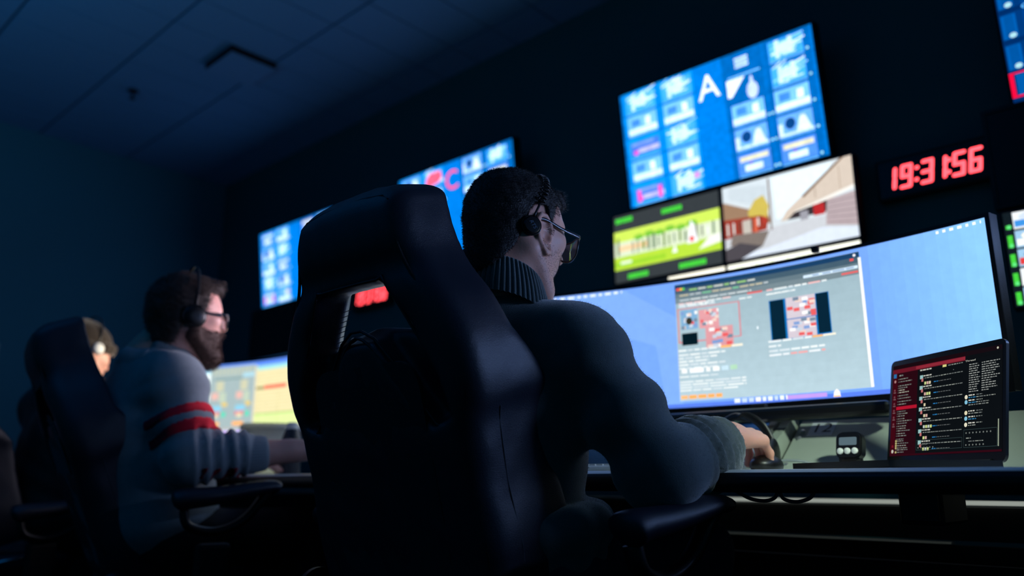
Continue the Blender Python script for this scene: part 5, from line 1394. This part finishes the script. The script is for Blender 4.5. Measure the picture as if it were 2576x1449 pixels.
# hoodie
def hoodie_field(S, g=0.0):
    torso_sdf(S, shR, shL, nk, (1.015, 2.37, .86), (1.045, 2.37, .72), (1.07, 2.37, .60), .016 + g, cr=(.135, .18, .165), wr=(.14, .165, .13), hr=(.15, .175, .09), sr=.066)
    for s0, e0_, w0 in ((shR, elR, wrR), (shL, elL, wrL)):
        mid = Vector(e0_).lerp(Vector(w0), .40)
        S.cap(s0, e0_, .080 + g, .070 + g, k=.03); S.cap(e0_, mid, .068 + g, .058 + g, k=.03); S.cap(mid, Vector(e0_).lerp(Vector(w0), .52), .058 + g, .050 + g, k=.02)
S = SDF((.78, 1.96, .50), (1.36, 2.80, 1.16), .010); hoodie_field(S)
V, F = S.mesh(2); n_ = vnormals(V, F)
def hfold(V, n_):
    return (sleeve_folds(V, n_, Vector(elR).lerp(Vector(wrR), .0), Vector(elR).lerp(Vector(wrR), .5), .006, 190, 3, .075)
            + sleeve_folds(V, n_, shR, elR, .004, 70, 4, .09) + n_ * (.006 * snoise(V, 12, 15) + .003 * snoise(V, 30, 16))[:, None])
V = V + hfold(V, n_); np_obj('hoodie', V, F, M['hoodie'], man2)
def band_patch(name, m, A, B, t0, t1, g=.0028, extra=None):
    S2 = SDF((.84, 1.99, .62), (1.30, 2.32, 1.08), .006); hoodie_field(S2, g)
    A = np.array(A); B = np.array(B); ab = (B - A); L2 = ab @ ab
    def f(X, Y, Z):
        t = ((X - A[0]) * ab[0] + (Y - A[1]) * ab[1] + (Z - A[2]) * ab[2]) / L2
        d = np.maximum(t0 - t, t - t1) * sqrt(L2)
        # keep only the sleeve itself
        q = np.clip(t, 0, 1); r = np.sqrt((X - A[0] - q * ab[0]) ** 2 + (Y - A[1] - q * ab[1]) ** 2 + (Z - A[2] - q * ab[2]) ** 2) - .10
        out = np.maximum(d, r)
        if extra is not None: out = np.maximum(out, extra(X, Y, Z))
        return out
    S2.clip(f); V, F = S2.mesh(0); n_ = vnormals(V, F); V = V + hfold(V, n_); np_obj(name, V, F, m, man2)
band_patch('sleeve_stripe', M['red_stripe'], shR, elR, .40, .53); band_patch('sleeve_stripe', M['red_stripe'], shR, elR, .62, .76)
band_patch('sleeve_print', M['dark_red'], elR, wrR, .06, .40, extra=lambda X, Y, Z: np.maximum(np.maximum(Z - .755, .722 - Z), .012 - np.abs(((X * 7.0) % .26) - .12) * .2))
# cuff
a = Vector(elR).lerp(Vector(wrR), .46); b_ = Vector(elR).lerp(Vector(wrR), .66); d = (b_ - a).normalized(); u_ = Vector((0, 0, 1)); u_ = (u_ - d * u_.dot(d)).normalized()
ribbed_band(a, b_, .053, .047, u_, d.cross(u_), 40, .002, 'ribbed_cuff', M['hoodie'], man2, rows=8)
a = Vector(elL).lerp(Vector(wrL), .46); b_ = Vector(elL).lerp(Vector(wrL), .66); d = (b_ - a).normalized(); u_ = (Vector((0, 0, 1)) - d * d.z).normalized()
ribbed_band(a, b_, .053, .047, u_, d.cross(u_), 40, .002, 'ribbed_cuff', M['hoodie'], man2, rows=8)
# hood lying on the back
S = SDF((.80, 2.16, .98), (1.20, 2.60, 1.20), .007)
hs = Vector((.022, -.018, -.004))
S.chain([Vector(p_) + hs for p_ in [(1.065, 2.295, 1.045), (1.02, 2.285, 1.080), (.965, 2.305, 1.105), (.94, 2.375, 1.115), (.955, 2.445, 1.105), (1.01, 2.465, 1.080), (1.07, 2.455, 1.045)]], [.013, .017, .019, .020, .019, .017, .013], k=.010)
S.chain([Vector(p_) + hs for p_ in [(.99, 2.295, 1.045), (.935, 2.315, 1.065), (.91, 2.38, 1.070), (.93, 2.45, 1.06), (.98, 2.47, 1.04)]], [.020, .024, .026, .024, .020], k=.014)
S.ell(Vector((.925, 2.38, 1.035)) + hs, (.034, .085, .036), k=.02)
V, F = S.mesh(2); n_ = vnormals(V, F); V = V + n_ * (.007 * snoise(V, 34, 31) + .003 * snoise(V, 80, 32))[:, None]
np_obj('hood', V, F, M['hoodie'], man2)
legs(man2, (1.08, 2.37, .575), ((1.50, 2.22, .57), (1.50, 2.52, .57)), ((1.48, 2.22, .09), (1.48, 2.52, .09)), M['darkjeans'])
foot(man2, (1.48, 2.22, .05), 0); foot(man2, (1.48, 2.52, .05), 0)
glasses('dark eyeglasses worn by the bearded man', o2, R2, None, dx=-.003)
headset('black headset over the bearded man\'s curly hair', o2, R2, (-.010, -.090, -.016), .0, rcup=.030, coil=False, lean=.010)

# ============ the far man
man3 = thing('person', 'far person in a brown beanie and black quilted jacket, partly behind a chair', 'person', (1.15, 3.28, 0))
o3 = np.array((1.127, 3.300, 1.200)); R3 = frame(radians(14), .22)
shR, shL = (1.135, 3.085, .985), (1.06, 3.42, .99); nk = (1.095, 3.255, 1.06)
elR, wrR = (1.24, 2.99, .76), (1.48, 3.06, .79); elL, wrL = (1.17, 3.52, .76), (1.44, 3.42, .79)
S = SDF((.85, 2.85, .04), (1.75, 3.68, 1.36), .022, [((1.05, 3.15, 1.06), (1.28, 3.36, 1.33), .005)])
H3 = head_sdf(S, o3, R3); S.cap(H3.w((-.028, 0, -.045)), nk, .06, .064, k=.03)
torso_sdf(S, shR, shL, nk, (1.12, 3.26, .86), (1.13, 3.27, .70), (1.14, 3.27, .57), -.012)
for a_, b_, c_ in ((shR, elR, wrR), (shL, elL, wrL)): S.cap(a_, b_, .046, .042, k=.03); S.cap(b_, c_, .042, .030, k=.02)
for kn, an, s_ in (((1.53, 3.12, .565), (1.50, 3.12, .09), -1), ((1.53, 3.40, .565), (1.50, 3.40, .09), 1)):
    S.cap((1.15, 3.27 + s_ * .09, .55), kn, .07, .05, k=.03); S.cap(kn, an, .05, .032, k=.02); S.cap(an, (an[0] + .12, an[1], .045), .03, .024, k=.02)
for w_, f_, s_ in ((wrR, (1, .1, -.1), 1), (wrL, (1, -.1, -.1), -1)): hand_sdf(S, w_, f_, (0, 0, 1), s_)
V, F = S.mesh(1); np_obj('body', V, F, M['skin_pale'], man3)
line3 = [(-.2, -.030), (-.03, -.012), (.03, .012), (.2, .036)]
V, F, n_ = hair_mesh(o3, R3, line3, .015, .005, seed=5, rough=.0012)
np_obj('beanie', V, F, M['beanie'], man3)
S = SDF(o3 - .16, o3 + .16, .006); Hb = Loc(S, o3, R3)
P_ = [(.0 + .098 * cos(a) * (1.08 if cos(a) > 0 else 1.12), .086 * sin(a), .012 + .024 * cos(a)) for a in np.linspace(0, 2 * pi, 21)]
Hb.chain(P_, [.011] * 21, k=.01); Hb.chain([(p[0], p[1], p[2] + .018) for p in P_], [.010] * 21, k=.014)
V, F = S.mesh(1); np_obj('beanie_brim', V, F, M['beanie'], man3)
line4 = [(-.2, -.10), (-.03, -.08), (-.022, -.0), (-.0, .02), (.016, .0), (.03, .03), (.2, .1)]
V, F, n_ = hair_mesh(o3, R3, line4, .006, .005, seed=6); np_obj('hair', V, F, M['hair'], man3)
S = SDF((.84, 2.86, .50), (1.56, 3.68, 1.16), .011)
torso_sdf(S, shR, shL, nk, (1.11, 3.26, .86), (1.12, 3.27, .72), (1.13, 3.27, .60), .022, cr=(.14, .19, .165), wr=(.145, .18, .13), hr=(.15, .18, .09), sr=.07)
for s0, e0_, w0 in ((shR, elR, wrR), (shL, elL, wrL)): S.cap(s0, e0_, .078, .072, k=.03); S.cap(e0_, Vector(e0_).lerp(Vector(w0), .93), .070, .045, k=.03)
S.chain([(1.16, 3.17, 1.07), (1.06, 3.17, 1.10), (1.03, 3.25, 1.115), (1.06, 3.34, 1.10), (1.14, 3.35, 1.07)], [.018] * 5, k=.02)
V, F = S.mesh(2); n_ = vnormals(V, F)
V = V + sleeve_folds(V, n_, shR, elR, .009, 110, 5, .09) + sleeve_folds(V, n_, elR, wrR, .007, 120, 6, .09) + n_ * (.006 * snoise(V, 22, 41) + .003 * snoise(V, 60, 42))[:, None]
np_obj('quilted_jacket', V, F, M['jacket'], man3)
legs(man3, (1.14, 3.27, .575), ((1.53, 3.12, .57), (1.53, 3.40, .57)), ((1.50, 3.12, .09), (1.50, 3.40, .09)), M['darkjeans'])
foot(man3, (1.50, 3.12, .05), 0); foot(man3, (1.50, 3.40, .05), 0)
headset('headset with a pale round cup over the far man\'s brown beanie', o3, R3, (-.004, -.096, .012), .0, rcup=.022, coil=False, cupcol='white', lean=.012)

# ------------------------------------------------------------------ light and output
w = bpy.data.worlds.new('room ambience'); sc.world = w; w.use_nodes = True
bg = w.node_tree.nodes['Background']; bg.inputs[0].default_value = lin((14, 140, 190)); bg.inputs[1].default_value = .07
ld = bpy.data.lights.new('blue ceiling fill', 'AREA'); ld.shape = 'DISK'; ld.size = .7; ld.energy = 34; ld.color = lin((10, 150, 205))[:3]  # unseen lamp, added to lift the ceiling with blue light
lo_ = bpy.data.objects.new('blue_ceiling_fill', ld); COL.objects.link(lo_); lo_.location = (-.5, 2.6, 1.5); lo_.rotation_euler = (radians(180), radians(-18), 0)
def fill_lamp(name, x, y, z, e, c, aim=(1.1, 0, 1.1), L_=.5, sp=160):
    l = bpy.data.lights.new(name, 'AREA'); l.shape = 'RECTANGLE'; l.size = L_; l.size_y = .05; l.energy = e; l.color = lin(c)[:3]; l.spread = radians(sp)
    o = bpy.data.objects.new(name, l); COL.objects.link(o); o.location = (x, y, z)
    d = Vector((aim[0] - x, aim[1] - y, aim[2] - z)); q_ = d.to_track_quat('-Z', 'Y').to_euler(); o.rotation_euler = q_
fill_lamp('face_fill_lamp', 1.84, 2.0, 1.285, 1.8, (240, 225, 250), (1.1, 2.35, 1.2), sp=70)  # unseen lamp added to brighten the bearded man's face
fill_lamp('face_fill_lamp', 1.84, -.15, 1.285, 1.7, (145, 178, 245), (1.15, 1.0, 1.15), sp=75)  # lamp added beyond the right frame edge to brighten the near man
fill_lamp('face_fill_lamp', 1.84, 2.92, 1.285, .75, (255, 236, 205), (1.13, 3.28, 1.2), .3, sp=50)  # unseen lamp added to brighten the far man's face
fill_lamp('desk_fill_lamp', 1.25, -.15, 1.40, 1.15, (225, 245, 225), (1.80, .72, .78), .12, sp=48)  # lamp added out of frame to light the riser, timer and hand
sc.view_settings.view_transform = 'Standard'; sc.view_settings.look = 'None'; sc.view_settings.gamma = 1
sc.view_settings.use_curve_mapping = False; sc.view_settings.exposure = 0
try:
    sc.cycles.use_denoising = True; sc.cycles.max_bounces = 8; sc.cycles.sample_clamp_indirect = 3
except Exception: pass
